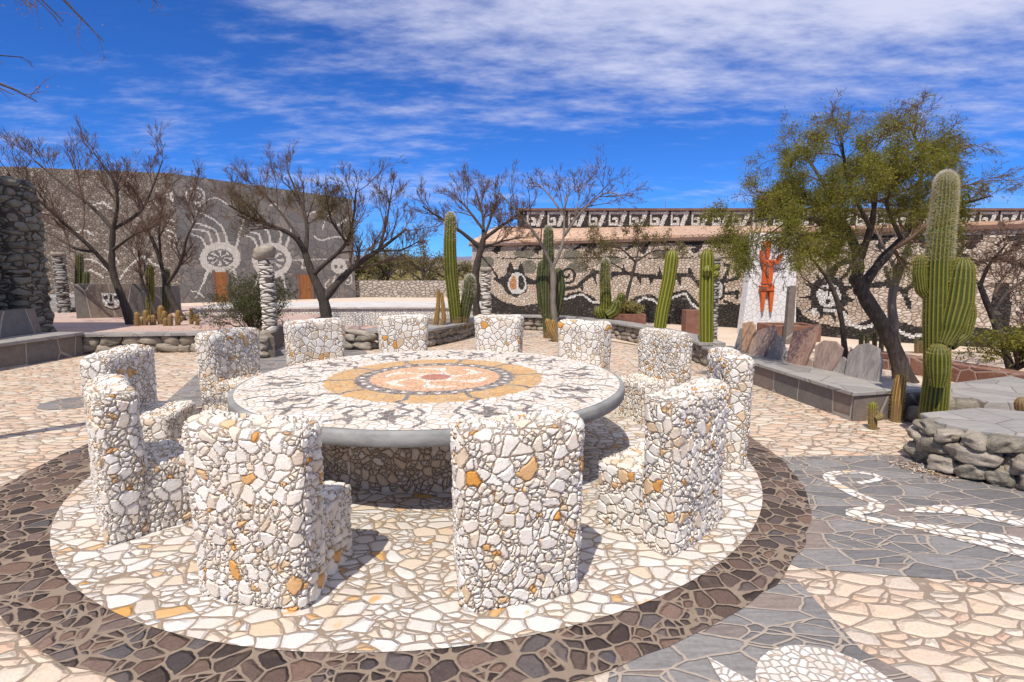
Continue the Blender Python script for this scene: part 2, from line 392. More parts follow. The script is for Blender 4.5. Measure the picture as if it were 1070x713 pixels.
M['plate_brown'] = slate_plate('brown_slate_plate', (.23, .165, .13), (.36, .255, .20))
M['plate_rust'] = slate_plate('rust_slate_plate', (.26, .15, .11), (.36, .23, .175))
M['plate_tan'] = slate_plate('tan_slate_plate', (.52, .31, .18), (.42, .27, .17))
def boulder_mat(name, a, b, lich):
    m, t = mat(name); c = obj_coord(t)
    mp = t.new('ShaderNodeMapping'); t.put(mp.inputs[0], c); mp.inputs['Scale'].default_value = (1, 1, 2.6); mp.inputs['Rotation'].default_value = (.25, .15, 0)
    n = t.noise(mp.outputs[0], 6, 6, .7); g = t.noise(c, 70, 4, .75); l = t.noise(c, 11, 4, .65); big_ = t.noise(c, 2.3, 2, .5)
    col = t.mix(t.mrange(n, .32, .68), a, b); col = t.mix(t.mrange(big_, .4, .65, 0, .45), col, tuple(x*.62 for x in b))
    col = t.mix(t.mrange(l, .6, .68, 0, .55), col, lich)
    col = t.mix(1., col, t.mrange(g, .3, .7, .72, 1.15, False), 'MULTIPLY')
    h = t.math('ADD', t.math('MULTIPLY', n, 1.), t.math('MULTIPLY', g, .22))
    return finish(m, t, col, .85, bump(t, h, .9, .03), .25)
M['boulder'] = boulder_mat('river_boulder', (.25, .21, .165), (.46, .395, .315), (.30, .25, .13))
M['boulder_mix'] = boulder_mat('olive_river_boulder', (.17, .15, .115), (.34, .295, .225), (.36, .30, .22))
M['mortar'] = plain('dark_mortar', (.12, .1, .08), (.2, .16, .12), 12, .95, .6, .02)
M['boulder_wall'] = stone('rounded_boulder_masonry', 4.2, [(0, (.19, .18, .155)), (.4, (.28, .26, .22)), (.7, (.2, .19, .17)), (1, (.36, .32, .27))], (.1, .085, .07), gap=.09, soft=.3, disp=.07, tilt=.1, warp=.3, round_=True, stretch=(1, 1, 1.4), grain=.3)
M['pier'] = stone('flat_boulder_masonry', 3.4, [(0, (.13, .13, .11)), (.4, (.2, .2, .165)), (.75, (.15, .14, .115)), (1, (.27, .25, .21))], (.05, .04, .03), gap=.1, soft=.35, disp=.1, tilt=.15, warp=.3, round_=True, stretch=(1, 1, 2.1), grain=.3)
M['drywall'] = stone('dry_stone_masonry', 3.5, [(0, (.42, .36, .3)), (.5, (.55, .48, .4)), (1, (.34, .29, .25))], (.16, .13, .1), gap=.07, soft=.1, tilt=.2, stretch=(1, 1, 2), warp=.3, bumps=1, bdist=.06, uv=True)
M['column'] = stone('layered_pale_flagstones', 5.5, [(0, (.62, .56, .48)), (.5, (.72, .67, .6)), (1, (.5, .45, .38))], (.1, .08, .065), gap=.1, soft=.12, disp=.028, tilt=.2, stretch=(.55, .55, 2.6), warp=.25, grain=.25)
M['column_dark'] = stone('layered_grey_flagstones', 5.5, [(0, (.3, .29, .27)), (.5, (.42, .4, .36)), (1, (.2, .2, .19))], (.06, .05, .04), gap=.13, soft=.12, disp=.04, tilt=.25, stretch=(.55, .55, 2.6), warp=.25, grain=.25)
def mosaic(name, stops, mortar=(.22, .165, .12), scale=9, gap=.06):
    return stone(name, scale, stops, mortar, gap=gap, soft=.12, tilt=.25, warp=.35, bumps=1., bdist=.03, stretch=(1, 1, 1.35), grain=.25, uv=True)
M['m_cream'] = mosaic('cream_mosaic_stone', [(0, (.55, .44, .34)), (.3, (.64, .53, .42)), (.5, (.44, .34, .25)), (.75, (.60, .47, .36)), (1, (.72, .63, .53))], (.26, .19, .135))
M['m_dark'] = mosaic('black_mosaic_stone', [(0, (.024, .02, .018)), (.5, (.042, .036, .032)), (.88, (.035, .03, .026)), (1, (.14, .115, .1))], (.018, .015, .013))
M['m_green'] = mosaic('sage_mosaic_stone', [(0, (.16, .15, .11)), (.5, (.23, .215, .16)), (1, (.14, .135, .1))])
M['m_white'] = mosaic('white_mosaic_stone', [(0, (.74, .72, .68)), (1, (.82, .79, .74))], (.4, .36, .3), 12, .06)
M['m_pink'] = mosaic('pink_mosaic_stone', [(0, (.6, .4, .3)), (1, (.66, .48, .38))])
M['m_orange'] = mosaic('orange_mosaic_stone', [(0, (.55, .25, .1)), (1, (.62, .33, .16))])
M['m_grey'] = stone('grey_slate_cladding', 1.9, [(0, (.145, .135, .128)), (.4, (.21, .19, .172)), (.7, (.16, .15, .142)), (1, (.27, .225, .19))], (.11, .097, .085), gap=.02, soft=.03, tilt=.08, warp=.3, bumps=.7, bdist=.04, grain=.45, split=.5, rnd=False, vein=(.28, .2, .15), uv=True)
M['m_brown'] = mosaic('brown_pebble_cladding', [(0, (.17, .135, .105)), (.35, (.26, .21, .165)), (.6, (.135, .108, .086)), (.85, (.31, .26, .205)), (1, (.40, .34, .28))], (.07, .052, .04), 7.5)
M['m_bone'] = mosaic('bone_pebble_inlay', [(0, (.70, .65, .57)), (.6, (.76, .71, .63)), (1, (.64, .58, .5))], (.42, .37, .3), 10, .05)
M['rooftile'] = stone('tan_flagstone_roof', 3.5, [(0, (.55, .33, .20)), (.5, (.62, .40, .26)), (1, (.5, .34, .25))], (.3, .2, .14), gap=.06, warp=.3, tilt=.1, bumps=.7, rnd=False, uv=True)
M['coping_brown'] = plain('brown_roof_edge', (.14, .075, .055), (.2, .12, .09), 3, .85)
M['wood'] = plain('varnished_brown_wood', (.22, .075, .02), (.3, .12, .035), 3, .5, .3, .01, (6, 6, .5), .4)
M['panel'] = stone('white_panel_stone', 8, [(0, (.76, .75, .73)), (1, (.82, .81, .79))], (.62, .6, .57), gap=.05, soft=.05, tilt=.1, warp=.3, bumps=.6, rnd=False, uv=True)
M['orange'] = plain('orange_painted_wood', (.62, .13, .025), (.46, .08, .02), 4, .55, .3, .01, (3, 3, .6))
M['rust'] = plain('rust_brown_stone', (.17, .075, .05), (.24, .12, .085), 5, .85, .6, .02)
M['rustwall'] = stone('rust_block_masonry', 3.2, [(0, (.2, .09, .06)), (.5, (.28, .14, .1)), (1, (.18, .1, .08))], (.4, .3, .24), gap=.04, tilt=.05, warp=.1, bumps=.5, bdist=.02, uv=True)
M['metal'] = plain('grey_metal', (.4, .4, .4), (.3, .3, .3), 5, .4, 0, metallic=.8)
M['bark_dark'] = plain('dark_grey_bark', (.045, .035, .028), (.095, .075, .06), 9, .95, 1., .04, (3, 3, .6))
M['bark_pale'] = plain('pale_dead_bark', (.24, .2, .165), (.14, .115, .095), 6, .95, .9, .03, (3, 3, .5))
M['twig'] = plain('brown_twig_bark', (.11, .064, .044), (.16, .10, .07), 5, .9, 0)
M['twig_grey'] = plain('grey_brown_twig_bark', (.085, .066, .054), (.13, .10, .08), 5, .9, 0)
M['leaf'] = plain('olive_mesquite_leaf', (.175, .182, .022), (.255, .232, .036), 1.3, .7, 0, trans=.45)
M['leaf_dry'] = plain('khaki_dry_leaf', (.13, .115, .035), (.19, .15, .06), 1.3, .8, 0, trans=.3)
M['leaf_bush'] = plain('deep_green_leaf', (.05, .068, .02), (.09, .10, .03), 1.5, .7, 0, trans=.3)
M['leaf_rust'] = plain('rusty_dry_leaf', (.32, .13, .045), (.25, .16, .06), 3, .8, 0, trans=.3)
M['grass'] = plain('dry_grass', (.34, .27, .10), (.24, .22, .08), 3, .9, 0, trans=.3)
def cactus_mat(name, groove, crest, rough=.55):
    m, t = mat(name)
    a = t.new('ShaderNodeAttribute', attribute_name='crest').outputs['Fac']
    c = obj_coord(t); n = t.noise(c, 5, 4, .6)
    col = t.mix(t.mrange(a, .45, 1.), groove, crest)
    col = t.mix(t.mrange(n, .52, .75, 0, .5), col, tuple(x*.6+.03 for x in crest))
    oc = t.new('ShaderNodeTexCoord').outputs['Object']; oz = t.new('ShaderNodeSeparateXYZ'); t.put(oz.inputs[0], oc)
    cork = t.math('ADD', t.mrange(oz.outputs[2], .0, .55, .75, 0), t.math('MULTIPLY', t.math('SUBTRACT', t.noise(c, 9, 4, .7), .5), .9))
    col = t.mix(t.mrange(cork, .3, .6, 0, .8), col, (.19, .125, .06))
    sc = t.noise(c, 13, 3, .7); col = t.mix(t.mrange(sc, .66, .72, 0, .7), col, (.24, .17, .08))
    return finish(m, t, col, rough, bump(t, t.noise(c, 40, 3, .6), .4, .006), .35)
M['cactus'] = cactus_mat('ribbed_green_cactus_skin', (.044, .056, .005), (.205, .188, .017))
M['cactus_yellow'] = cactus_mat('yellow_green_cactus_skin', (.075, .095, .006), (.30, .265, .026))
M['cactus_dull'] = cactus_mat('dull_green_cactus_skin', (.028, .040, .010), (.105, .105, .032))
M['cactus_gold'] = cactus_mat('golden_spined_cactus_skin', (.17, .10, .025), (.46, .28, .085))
M['wool'] = plain('white_cactus_wool', (.8, .77, .68), (.66, .6, .46), 9, .8, 0, trans=.3)
M['spine'] = plain('straw_cactus_spine', (.55, .44, .18), (.42, .32, .12), 9, .7, 0, trans=.2)
M['spine_gold'] = plain('golden_cactus_spine', (.62, .42, .14), (.5, .3, .1), 9, .7, 0, trans=.2)

# ------------------------------------------------------------------ ground sheets
TC = np.array([-.742, 5.206])                     # centre of table and paving circle
def sheet(name, poly, z, m, kind='structure'):
    p = [Vector((float(x), float(y), 0)) for x, y in poly]
    tri = tessellate_polygon([p]); fs = []
    for a, b, c in tri:
        if (p[b]-p[a]).cross(p[c]-p[a]).z < 0: b, c = c, b
        fs.append((a, b, c))
    o = from_np(name, [(q.x, q.y, z) for q in p], np.array(fs), m, smooth=False, uv=[(q.x, q.y) for q in p]); o['kind'] = kind; return o
def circle(c, r, n=96, a0=0, a1=360):
    return [(c[0]+r*math.cos(R(a0+(a1-a0)*i/n)), c[1]+r*math.sin(R(a0+(a1-a0)*i/n))) for i in range(n+(a1-a0 < 360))]
sheet('ground', [(-4000, -600), (4000, -600), (4000, 6000), (-4000, 6000)], -.012, M['terrain'])
sheet('plaza_paving', [(-11, -8), (16, -8), (16, 11.3), (3.4, 11.3), (1.0, 15.2), (-1.5, 16.6), (-6, 19.5), (-11, 19.5)], 0, M['plaza'])
sheet('sand_ground', [(-6, 19.6), (-1.4, 16.7), (1.1, 15.3), (3.5, 11.4), (16.2, 11.4), (30, 24), (30, 40), (-40, 40), (-40, 19.6)], .002, M['sand'])
def annulus(name, c, r0, r1, z, m, a0=0, a1=360, n=160, wob=0.):
    rng = random.Random(4); V = []; F = []
    for i in range(n+1):
        a = R(a0+(a1-a0)*i/n)
        w0 = rng.uniform(-wob, wob); w1 = rng.uniform(-wob, wob)
        if i == n and a1-a0 == 360: V += V[:2]; continue
        V += [(c[0]+(r0+w0)*math.cos(a), c[1]+(r0+w0)*math.sin(a), z), (c[0]+(r1+w1)*math.cos(a), c[1]+(r1+w1)*math.sin(a), z)]
    for i in range(n): F.append((2*i, 2*i+1, 2*i+3, 2*i+2))
    o = from_np(name, V, np.array(F), m, smooth=False); o['kind'] = 'structure'; return o
# slate bands on the right, with the white serpent
band = [gz(800, 478), gz(950, 476), gz(1120, 470), gz(1160, 540), gz(1070, 612), gz(960, 604), gz(836, 594), gz(700, 540)]
sheet('slate_paving', [(p[0], p[1]) for p in band], .004, M['slate'])
b2 = [gz(832, 606), gz(790, 600), gz(640, 690), (.2, 1.5), (2.1, 1.5), gz(962, 713), gz(900, 680)]
sheet('slate_paving_strip', [(p[0], p[1]) for p in b2], .0042, M['slate'])
b3 = [gz(160, 432), gz(262, 418), gz(385, 372), gz(372, 350), gz(258, 372), gz(205, 392)]
sheet('slate_path', [(p[0], p[1]) for p in b3], .0044, M['slate'])
sheet('slate_patch', circle(gz(78, 421), .38, 20), .0042, M['slate'])
annulus('dark_stone_ring', TC, 2.9, 3.24, .008, M['ring'], wob=.015)
annulus('dark_stone_arc', TC, 3.1, 3.52, .0065, M['ring'], 150, 232, 60, .02)
sheet('white_stone_circle', circle(TC, 2.93, 128), .012, M['disc'])
def ribbon(name, pts, w, z, m):
    P = smooth_path([(p[0], p[1]) for p in pts], 40); T = np.gradient(P, axis=0); T /= np.linalg.norm(T, axis=1)[:, None]
    N = np.stack([-T[:, 1], T[:, 0]], 1); ws = np.interp(np.linspace(0, 1, 40), np.linspace(0, 1, len(w)), w)[:, None]/2
    L = P+N*ws; Q = P-N*ws; V = [(x, y, z) for x, y in np.concatenate([L, Q])]
    o = from_np(name, V, np.array([(i, i+1, 41+i, 40+i) for i in range(39)]), m, smooth=False); o['kind'] = 'structure'; return o
ribbon('white_serpent_inlay', [gz(*p) for p in ((897, 506), (910, 503), (922, 504), (921, 498), (905, 494), (885, 494), (862, 496), (866, 503), (880, 511), (900, 521), (922, 527), (916, 534), (886, 535), (886, 541), (920, 546), (1000, 556), (1075, 568), (1160, 590))],
       [.05, .05, .06, .07, .08, .09, .1, .1, .1, .1, .1, .1, .1, .1, .11, .12, .13, .14], .0085, M['serpent'])
ribbon('white_serpent_body', [gz(*p) for p in ((940, 535), (990, 533), (1030, 538), (1070, 547), (1150, 570))], [.03, .12, .2, .22, .24], .0088, M['serpent'])
ribbon('white_serpent_tail', [gz(*p) for p in ((965, 556), (1000, 563), (1040, 572), (1090, 585))], [.02, .09, .12, .14], .0091, M['serpent'])
sheet('white_pebble_patch', circle(gz(872, 728), .3, 24), .0088, M['pebble'])
sheet('white_pebble_wedge', [(q[0], q[1]) for q in (gz(738, 687), gz(790, 716), gz(800, 750), gz(760, 725))], .0088, M['pebble'])
sheet('pink_paving', [(q[0], q[1]) for q in (gz(355, 349), gz(470, 349), gz(470, 337), gz(345, 337))], .006, M['pink_tile'])

# ------------------------------------------------------------------ the stone table
tab = empty('stone_table', (TC[0], TC[1], 0), 'large round table with patterned mosaic top and grey concrete rim on stone base', 'table')
TR, TZ = 1.80, .70
pa_, pz_ = np.meshgrid(np.linspace(0, 2*np.pi, 361), np.linspace(-.01, TZ-.12, 30), indexing='ij')
pq = (np.arange(360)[:, None]*30+np.arange(29)[None]).ravel()
from_np('pedestal', np.stack([TC[0]+1.14*np.cos(pa_), TC[1]+1.14*np.sin(pa_), pz_], -1).reshape(-1, 3), np.stack([pq, pq+30, pq+31, pq+1], 1), M['pedestal'], tab, uv=np.stack([pa_*1.14, pz_], -1).reshape(-1, 2))
MB().lathe([(TR-.06, TZ-.108), (TR-.012, TZ-.105), (TR, TZ-.095), (TR+.002, TZ-.02), (TR-.008, TZ-.006), (TR-.03, TZ), (TR-.3, TZ-.004), (TR-.3, TZ-.1)], (TC[0], TC[1], 0), 160).build('rim', M['concrete'], tab, True)
def seg_d(X, Y, pts):
    d = np.full(np.shape(X), 1e9)
    for (ax, ay), (bx, by) in zip(pts, pts[1:]):
        vx, vy = bx-ax, by-ay; L = vx*vx+vy*vy+1e-12
        tt = np.clip(((X-ax)*vx+(Y-ay)*vy)/L, 0, 1); d = np.minimum(d, np.hypot(X-ax-tt*vx, Y-ay-tt*vy))
    return d
def in_poly(X, Y, pts):
    c = np.zeros(np.shape(X), bool); n = len(pts)
    for i in range(n):
        (x0, y0), (x1, y1) = pts[i], pts[i-1]
        c ^= ((y0 > Y) != (y1 > Y)) & (X < (x1-x0)*(Y-y0)/((y1-y0) or 1e-9)+x0)
    return c
def tmos(name, stops, scale=16, mortar=(.42, .34, .26)):
    return stone(name, scale, stops, mortar, gap=.075, soft=.06, dims='2D', warp=.4, tilt=.12, bumps=.6, bdist=.01, grain=.18, rnd=False, vein_amt=.2)
TM = [tmos('table_white_chips', [(0, (.70, .64, .56)), (.4, (.76, .72, .66)), (.7, (.66, .55, .43)), (1, (.75, .7, .63))], 13),
      tmos('table_ochre_chips', [(0, (.58, .32, .11)), (.4, (.66, .39, .14)), (.7, (.62, .41, .20)), (1, (.55, .31, .13))]),
      tmos('table_grey_chips', [(0, (.11, .10, .10)), (.5, (.17, .155, .15)), (1, (.24, .22, .21))]),
      tmos('table_salmon_chips', [(0, (.68, .36, .19)), (.5, (.73, .46, .27)), (1, (.66, .33, .18))]),
      tmos('table_cream_chips', [(0, (.80, .74, .62)), (1, (.74, .64, .5))]),
      tmos('table_red_chips', [(0, (.42, .14, .09)), (1, (.5, .2, .13))])]
nr, na = 150, 540; rr = np.linspace(.0, TR-.045, nr+1); aa = np.linspace(0, 2*np.pi, na, endpoint=False)
RR, AA = np.meshgrid(rr, aa, indexing='ij')
V = np.stack([TC[0]+RR*np.cos(AA), TC[1]+RR*np.sin(AA), np.full_like(RR, TZ+.003)], -1).reshape(-1, 3)
ii, jj = np.meshgrid(np.arange(nr), np.arange(na), indexing='ij')
Fq = np.stack([ii*na+jj, (ii+1)*na+jj, (ii+1)*na+(jj+1) % na, ii*na+(jj+1) % na], -1).reshape(-1, 4)
rc = ((rr[:-1]+rr[1:])/2/TR)[ii].ravel(); ac = (aa+np.pi/na)[jj].ravel()
wob = .006*np.sin(ac*37)+.004*np.sin(ac*91+1); rc_ = rc+wob
z = np.zeros(len(rc), int)
z[rc_ < .575] = 1; z[rc_ < .425] = 2; z[rc_ < .345] = 3
z[(rc_ < .398) & (rc_ > .372) & (np.sin(ac*30) > .2)] = 0
for k in range(6):                                 # hooked cream blades round a red heart
    a0 = k*np.pi/3+.2; sw = (rc-.09)*2.6
    da = (ac-a0-sw+np.pi) % (2*np.pi)-np.pi
    z[(np.abs(da)*rc < .028+.02*np.sin(rc*30)) & (rc > .07) & (rc < .27)] = 4
    db = (ac-a0-.55+np.pi) % (2*np.pi)-np.pi
    z[(np.abs(db) < .30) & (np.abs(rc-.262) < .017)] = 4
z[rc_ < .105] = 4; z[rc_ < .082] = 5
X, Y = rc*np.cos(ac), rc*np.sin(ac)
rg = random.Random(9)
for k in range(10):
    a0 = k*2*np.pi/10+.16; u = X*np.cos(a0)+Y*np.sin(a0); w = -X*np.sin(a0)+Y*np.cos(a0)
    s_ = 1 if k % 2 else -1; w = w*s_
    z[seg_d(u, w, [(.44, .0), (.52, .015), (.56, -.012), (.61, .05), (.66, .03), (.70, .11), (.75, .09)]) < .011] = 2
    z[in_poly(u, w, [(.68, .03), (.76, -.02), (.79, .025), (.87, -.01), (.84, .05), (.91, .12), (.82, .085), (.76, .13), (.77, .06)])] = 2
    z[seg_d(u, w, [(.70, -.02), (.74, -.07), (.80, -.05), (.84, -.10), (.91, -.07)]) < .009] = 2
    z[seg_d(u, w, [(.66, .12), (.72, .17), (.80, .16), (.85, .21), (.92, .19)]) < .009] = 2
    z[seg_d(u, w, [(.90, -.17), (.85, -.12), (.88, -.08), (.82, -.10), (.78, -.15), (.73, -.14)]) < .012] = 2
    z[seg_d(u, w, [(.62, -.10), (.68, -.13), (.66, -.17), (.72, -.2)]) < .010] = 2
from_np('mosaic_top', V, Fq, TM, tab, z, False)

# ------------------------------------------------------------------ twelve stone chairs
def chair(deg, r_out, wid, hgt, label, voxel, far, taper=.06, th=.25, seat_in=.62, seat_h=.47, curve=1.0):
    a0 = R(deg); c = (TC[0]+(r_out-.3)*math.cos(a0), TC[1]+(r_out-.3)*math.sin(a0), 0)
    e = empty('stone_chair', c, label, 'chair', 'white stone chairs round the mosaic table')
    def pt(u, v, z, flare=0.):
        """u along the width (-.5..+.5), v depth from the outer face inwards"""
        w = wid*(1-taper+2*taper*min(1, z/max(hgt, .1))) if flare is not None else wid
        ang = a0+u*w/r_out*curve; rad = r_out-v
        side = u*w*(1-curve)
        p = (TC[0]+rad*math.cos(ang)-side*math.sin(a0), TC[1]+rad*math.sin(ang)+side*math.cos(a0), z); return p
    rr = random.Random(label); ou, ov = rr.uniform(0, 40), rr.uniform(0, 40)
    def block(name, z0, z1, v0, v1, us, mt, rad):
        W_, D_, H_ = wid*us, v1-v0, z1-z0
        nu, nv, nz = max(4, round(W_/voxel)), max(4, round(D_/voxel)), max(4, round(H_/voxel)); vid = {}; V = []; F = []; UVl = []
        h = np.array([W_/2, D_/2, H_/2])
        def vert(i, j, k):
            key = (i, j, k)
            if key not in vid:
                q = np.array([(i/nu-.5)*W_, (j/nv-.5)*D_, (k/nz-.5)*H_]); inn = np.clip(q, -(h-rad), h-rad)
                if k == 0: inn[2] = q[2]
                d = q-inn; L = np.linalg.norm(d)
                if L > rad: q = inn+d*rad/L
                q = q+.013*np.array(mnoise.noise_vector(Vector(q)*3.4+Vector((ou, ov, 0))))
                vid[key] = len(V); V.append(pt(q[0]/wid, v0+D_/2+q[1], z0+H_/2+q[2]))
            return vid[key]
        def face(quad, uvf, off):
            F.append([vert(*c_) for c_ in quad])
            for c_ in quad: a_, b_ = uvf(*c_); UVl.append((a_+ou+off, b_+ov+off*.7))
        su, sv, sz = W_/nu, D_/nv, H_/nz
        for i in range(nu):
            for k in range(nz):
                face(((i,0,k),(i+1,0,k),(i+1,0,k+1),(i,0,k+1)), lambda a_, b_, c_: (a_*su, c_*sz), 0)
                face(((i,nv,k),(i,nv,k+1),(i+1,nv,k+1),(i+1,nv,k)), lambda a_, b_, c_: (a_*su, c_*sz), 11.3)
            for j in range(nv): face(((i,j,nz),(i+1,j,nz),(i+1,j+1,nz),(i,j+1,nz)), lambda a_, b_, c_: (a_*su, H_+b_*sv), 0)
        for j in range(nv):
            for k in range(nz):
                face(((0,j,k),(0,j,k+1),(0,j+1,k+1),(0,j+1,k)), lambda a_, b_, c_: (-b_*sv, c_*sz), 0)
                face(((nu,j,k),(nu,j+1,k),(nu,j+1,k+1),(nu,j,k+1)), lambda a_, b_, c_: (W_+b_*sv, c_*sz), 0)
        F_ = np.array(F); UV_ = np.array(UVl)
        return from_np(name, V, F_, mt, e, uv=UV_)
    mt = M['chair_far'] if far else M['chair']
    block('backrest', -.02, hgt-.012, .012, th-.012, .975, mt, .065)
    block('seat', -.02, seat_h-.012, th-.03, seat_in-.01, .93, mt, .03)
    return e
NEAR, MID = .011, .018
chair(-72.5, 2.70, .70, .985, 'stone chair turned away at front, right one of the two nearest the viewer', NEAR, False, .045)
chair(-104.0, 2.66, .72, .985, 'stone chair turned away at front, left one of the two nearest the viewer', NEAR, False, .06)
chair(-139.5, 2.68, .72, 1.0, 'stone chair at the near left with its narrow end facing us beside the dark ring', NEAR, False, .05)
chair(-43.0, 2.72, .80, 1.0, 'wide stone chair at the near right, its seat side and back both showing', NEAR, False, .04)
chair(-172.5, 2.95, .80, 1.03, 'stone chair at the far left whose long curved top rises behind the near left chair', MID, False)
chair(155.5, 3.0, .74, 1.03, 'stone chair on the left showing its inner face and left edge before the round bush', MID, False)
chair(132.5, 2.95, .78, 1.07, 'stone chair across the table below the forked bare tree, orange stone at its foot', MID, True)
chair(107.5, 2.88, .70, 1.08, 'stone chair across the table just left of the curved cactus planter', MID, True)
chair(78.5, 2.88, .70, 1.08, 'stone chair across the table just right of the curved cactus planter', MID, True)
chair(51.5, 2.9, .76, 1.05, 'stone chair at the far right below the leaning yellow green cactus', MID, True)
chair(24.5, 2.92, .74, 1.03, 'stone chair on the right showing its inner face and side before the upright yellow cactus', MID, False)
chair(-7.5, 2.86, .70, 1.01, 'stone chair on the right with rounded end, half hidden behind the wide near right chair', MID, False)

# ------------------------------------------------------------------ mural building on the right
def wall_grid(path, z0, z1, cell):
    P = np.array(path, float); d = np.r_[0, np.cumsum(np.linalg.norm(np.diff(P, axis=0), axis=1))]
    ns = int(d[-1]/cell); nz = int((z1-z0)/cell)
    s = np.linspace(0, d[-1], ns+1); xy = np.array([np.interp(s, d, P[:, k]) for k in (0, 1)]).T
    zz = np.linspace(z0, z1, nz+1)
    G = np.zeros((nz+1, ns+1, 3)); G[..., :2] = xy[None]; G[..., 2] = zz[:, None]
    ii, jj = np.meshgrid(np.arange(nz), np.arange(ns), indexing='ij'); k = ns+1
    Fq = np.stack([ii*k+jj, ii*k+jj+1, (ii+1)*k+jj+1, (ii+1)*k+jj], -1).reshape(-1, 4)
    C = (G[:-1, :-1]+G[1:, 1:])/2
    return G.reshape(-1, 3), Fq, C.reshape(-1, 3), np.stack(np.broadcast_arrays(s[None, :], zz[:, None]), -1).reshape(-1, 2)
def thick_wall(name, path, z0, z1, th, m, parent):
    """solid wall body behind a patterned face"""
    P = np.array(path, float); T = np.gradient(P, axis=0); T /= np.linalg.norm(T, axis=1)[:, None]; N = np.stack([-T[:, 1], T[:, 0]], 1)
    A = P+N*.012; B = P+N*th
    return MB().prism([tuple(p) for p in A]+[tuple(p) for p in B[::-1]], z0, z1).build(name, m, parent)
mural_b = empty('mural_building', (3, 20, 0), 'long stone building with black and cream mosaic mural and fretted upper band', 'building')
MP = [(-1.55, 21.6), (6.55, 16.1), (8.7, 13.1), (13.5, 10.2)]
MZ = 2.68
V, Fq, C, UVw = wall_grid(MP, 0, MZ, .04)
px, py = proj(C)
z = np.zeros(len(C), int)                         # 0 cream 1 dark 2 green 3 white 4 pink 5 orange
wv = 1.1*np.sin(C[:, 2]*9+px*.21)+.7*np.sin(px*.9+C[:, 2]*23)
PX, PY = px+wv*.35, py+wv*.3
def st(pts, w, val):
    z[seg_d(PX, PY, pts) < w*(.64 if val == 1 else .55)] = val
def pl(pts, val): z[in_poly(PX, PY, pts)] = val
def el(cx, cy, rx, ry, val): z[((PX-cx)/rx)**2+((PY-cy)/ry)**2 < 1] = val
for cx, cy, rx, ry in ((508, 274, 9, 6), (548, 265, 11, 5), (553, 279, 8, 7), (598, 267, 10, 6), (604, 279, 11, 6), (640, 272, 10, 5), (690, 266, 8, 5), (775, 270, 10, 9), (738, 268, 8, 5)): el(cx, cy, rx, ry, 2)
for x in (516, 559, 614, 669, 724, 779, 826, 872, 917, 965, 1012, 1060):
    k = 1 if x < 800 else 1.25; y0 = 253 if x < 800 else 246
    pl([(x-6*k, y0), (x+14*k, y0-1), (x+3*k, y0+13*k), (x-3*k, y0+9*k), (x+2*k, y0+5*k), (x-6*k, y0+5*k)], 1)
    st([(x-14*k, y0+8*k), (x-6*k, y0+2*k), (x+1, y0+3*k)], 2.2*k, 1)
st([(500, 254), (800, 253)], 2.0, 1)
st([(520, 270), (800, 269)], .9, 1)
# the cat-eared face
pl([(513, 291), (522, 291), (529, 286), (533, 273), (537, 281), (541, 281), (544, 273), (549, 288), (556, 292), (568, 293), (568, 297), (552, 298), (549, 306), (540, 311), (530, 307), (524, 298)], 1)
st([(504, 268), (512, 278), (520, 290)], 1.6, 1)
el(540.5, 296.5, 9.8, 11.6, 3); el(536.5, 296, 4.2, 7.5, 5); el(544.5, 295.5, 3.6, 7.2, 1); st([(540.5, 288), (540.5, 306)], 1.8, 3)
el(540.5, 303.5, 2, 1.4, 3)
pl([(552, 299), (566, 297), (566, 306), (553, 305)], 4)
pl([(495, 292), (505, 300), (513.7, 307), (526.5, 316), (545, 320), (570, 316), (588, 309), (605, 304), (618, 309), (627, 317), (640, 321), (651, 318), (667, 309), (680, 307), (689, 313), (702, 306), (716.5, 303), (724, 311), (731, 317), (749, 319), (764, 318), (776, 318), (776, 380), (495, 380)], 1)
st([(585, 312), (592, 312), (599.5, 310), (608.6, 307.6), (613, 311), (617.7, 315), (627, 316), (638, 314), (647, 315.6), (653.7, 320), (663.7, 319), (672.8, 311), (682, 313), (688, 318), (694, 316), (701, 311), (716.5, 307), (722, 316.5), (729, 323), (740, 322)], 2.0, 3)
sp = [(593+r*math.cos(a), 287+r*.9*math.sin(a)) for a, r in ((x*.35, 1.5+x*.36) for x in range(28))]
st(sp, 2.0, 1)
st([(566, 308), (578, 301), (590, 303), (604, 299), (613, 291), (620, 284), (630, 286), (640, 286), (655, 286), (667, 288), (682, 289), (695, 291), (709, 287), (722, 288), (731, 297)], 3.2, 1)
for x, y, dx, dy in ((620, 286, 3, 12), (640, 286, -3, 11), (652, 286, 0, -10), (667, 288, 3, 10), (680, 289, 0, 10), (690, 290, -1, -11), (708, 288, 3, 13), (722, 287, -2, -9), (727, 292, 4, 11), (606, 297, 3, 8), (634, 286, 2, -8)):
    pl([(x-3.2, y), (x+3.2, y), (x+dx, y+dy)], 1)
st([(757, 292), (762, 278), (758, 277)], 3, 1); st([(752, 297), (773, 289), (771, 285)], 3, 1); st([(753, 307), (772, 306), (770, 311)], 3, 1); st([(749, 288), (741, 276)], 2.6, 1); st([(757, 315), (770, 320)], 2.6, 1)
el(751, 303, 7, 12, 1); el(750.5, 303, 4.6, 9.5, 3); st([(750, 298), (750, 309)], 1.2, 1)
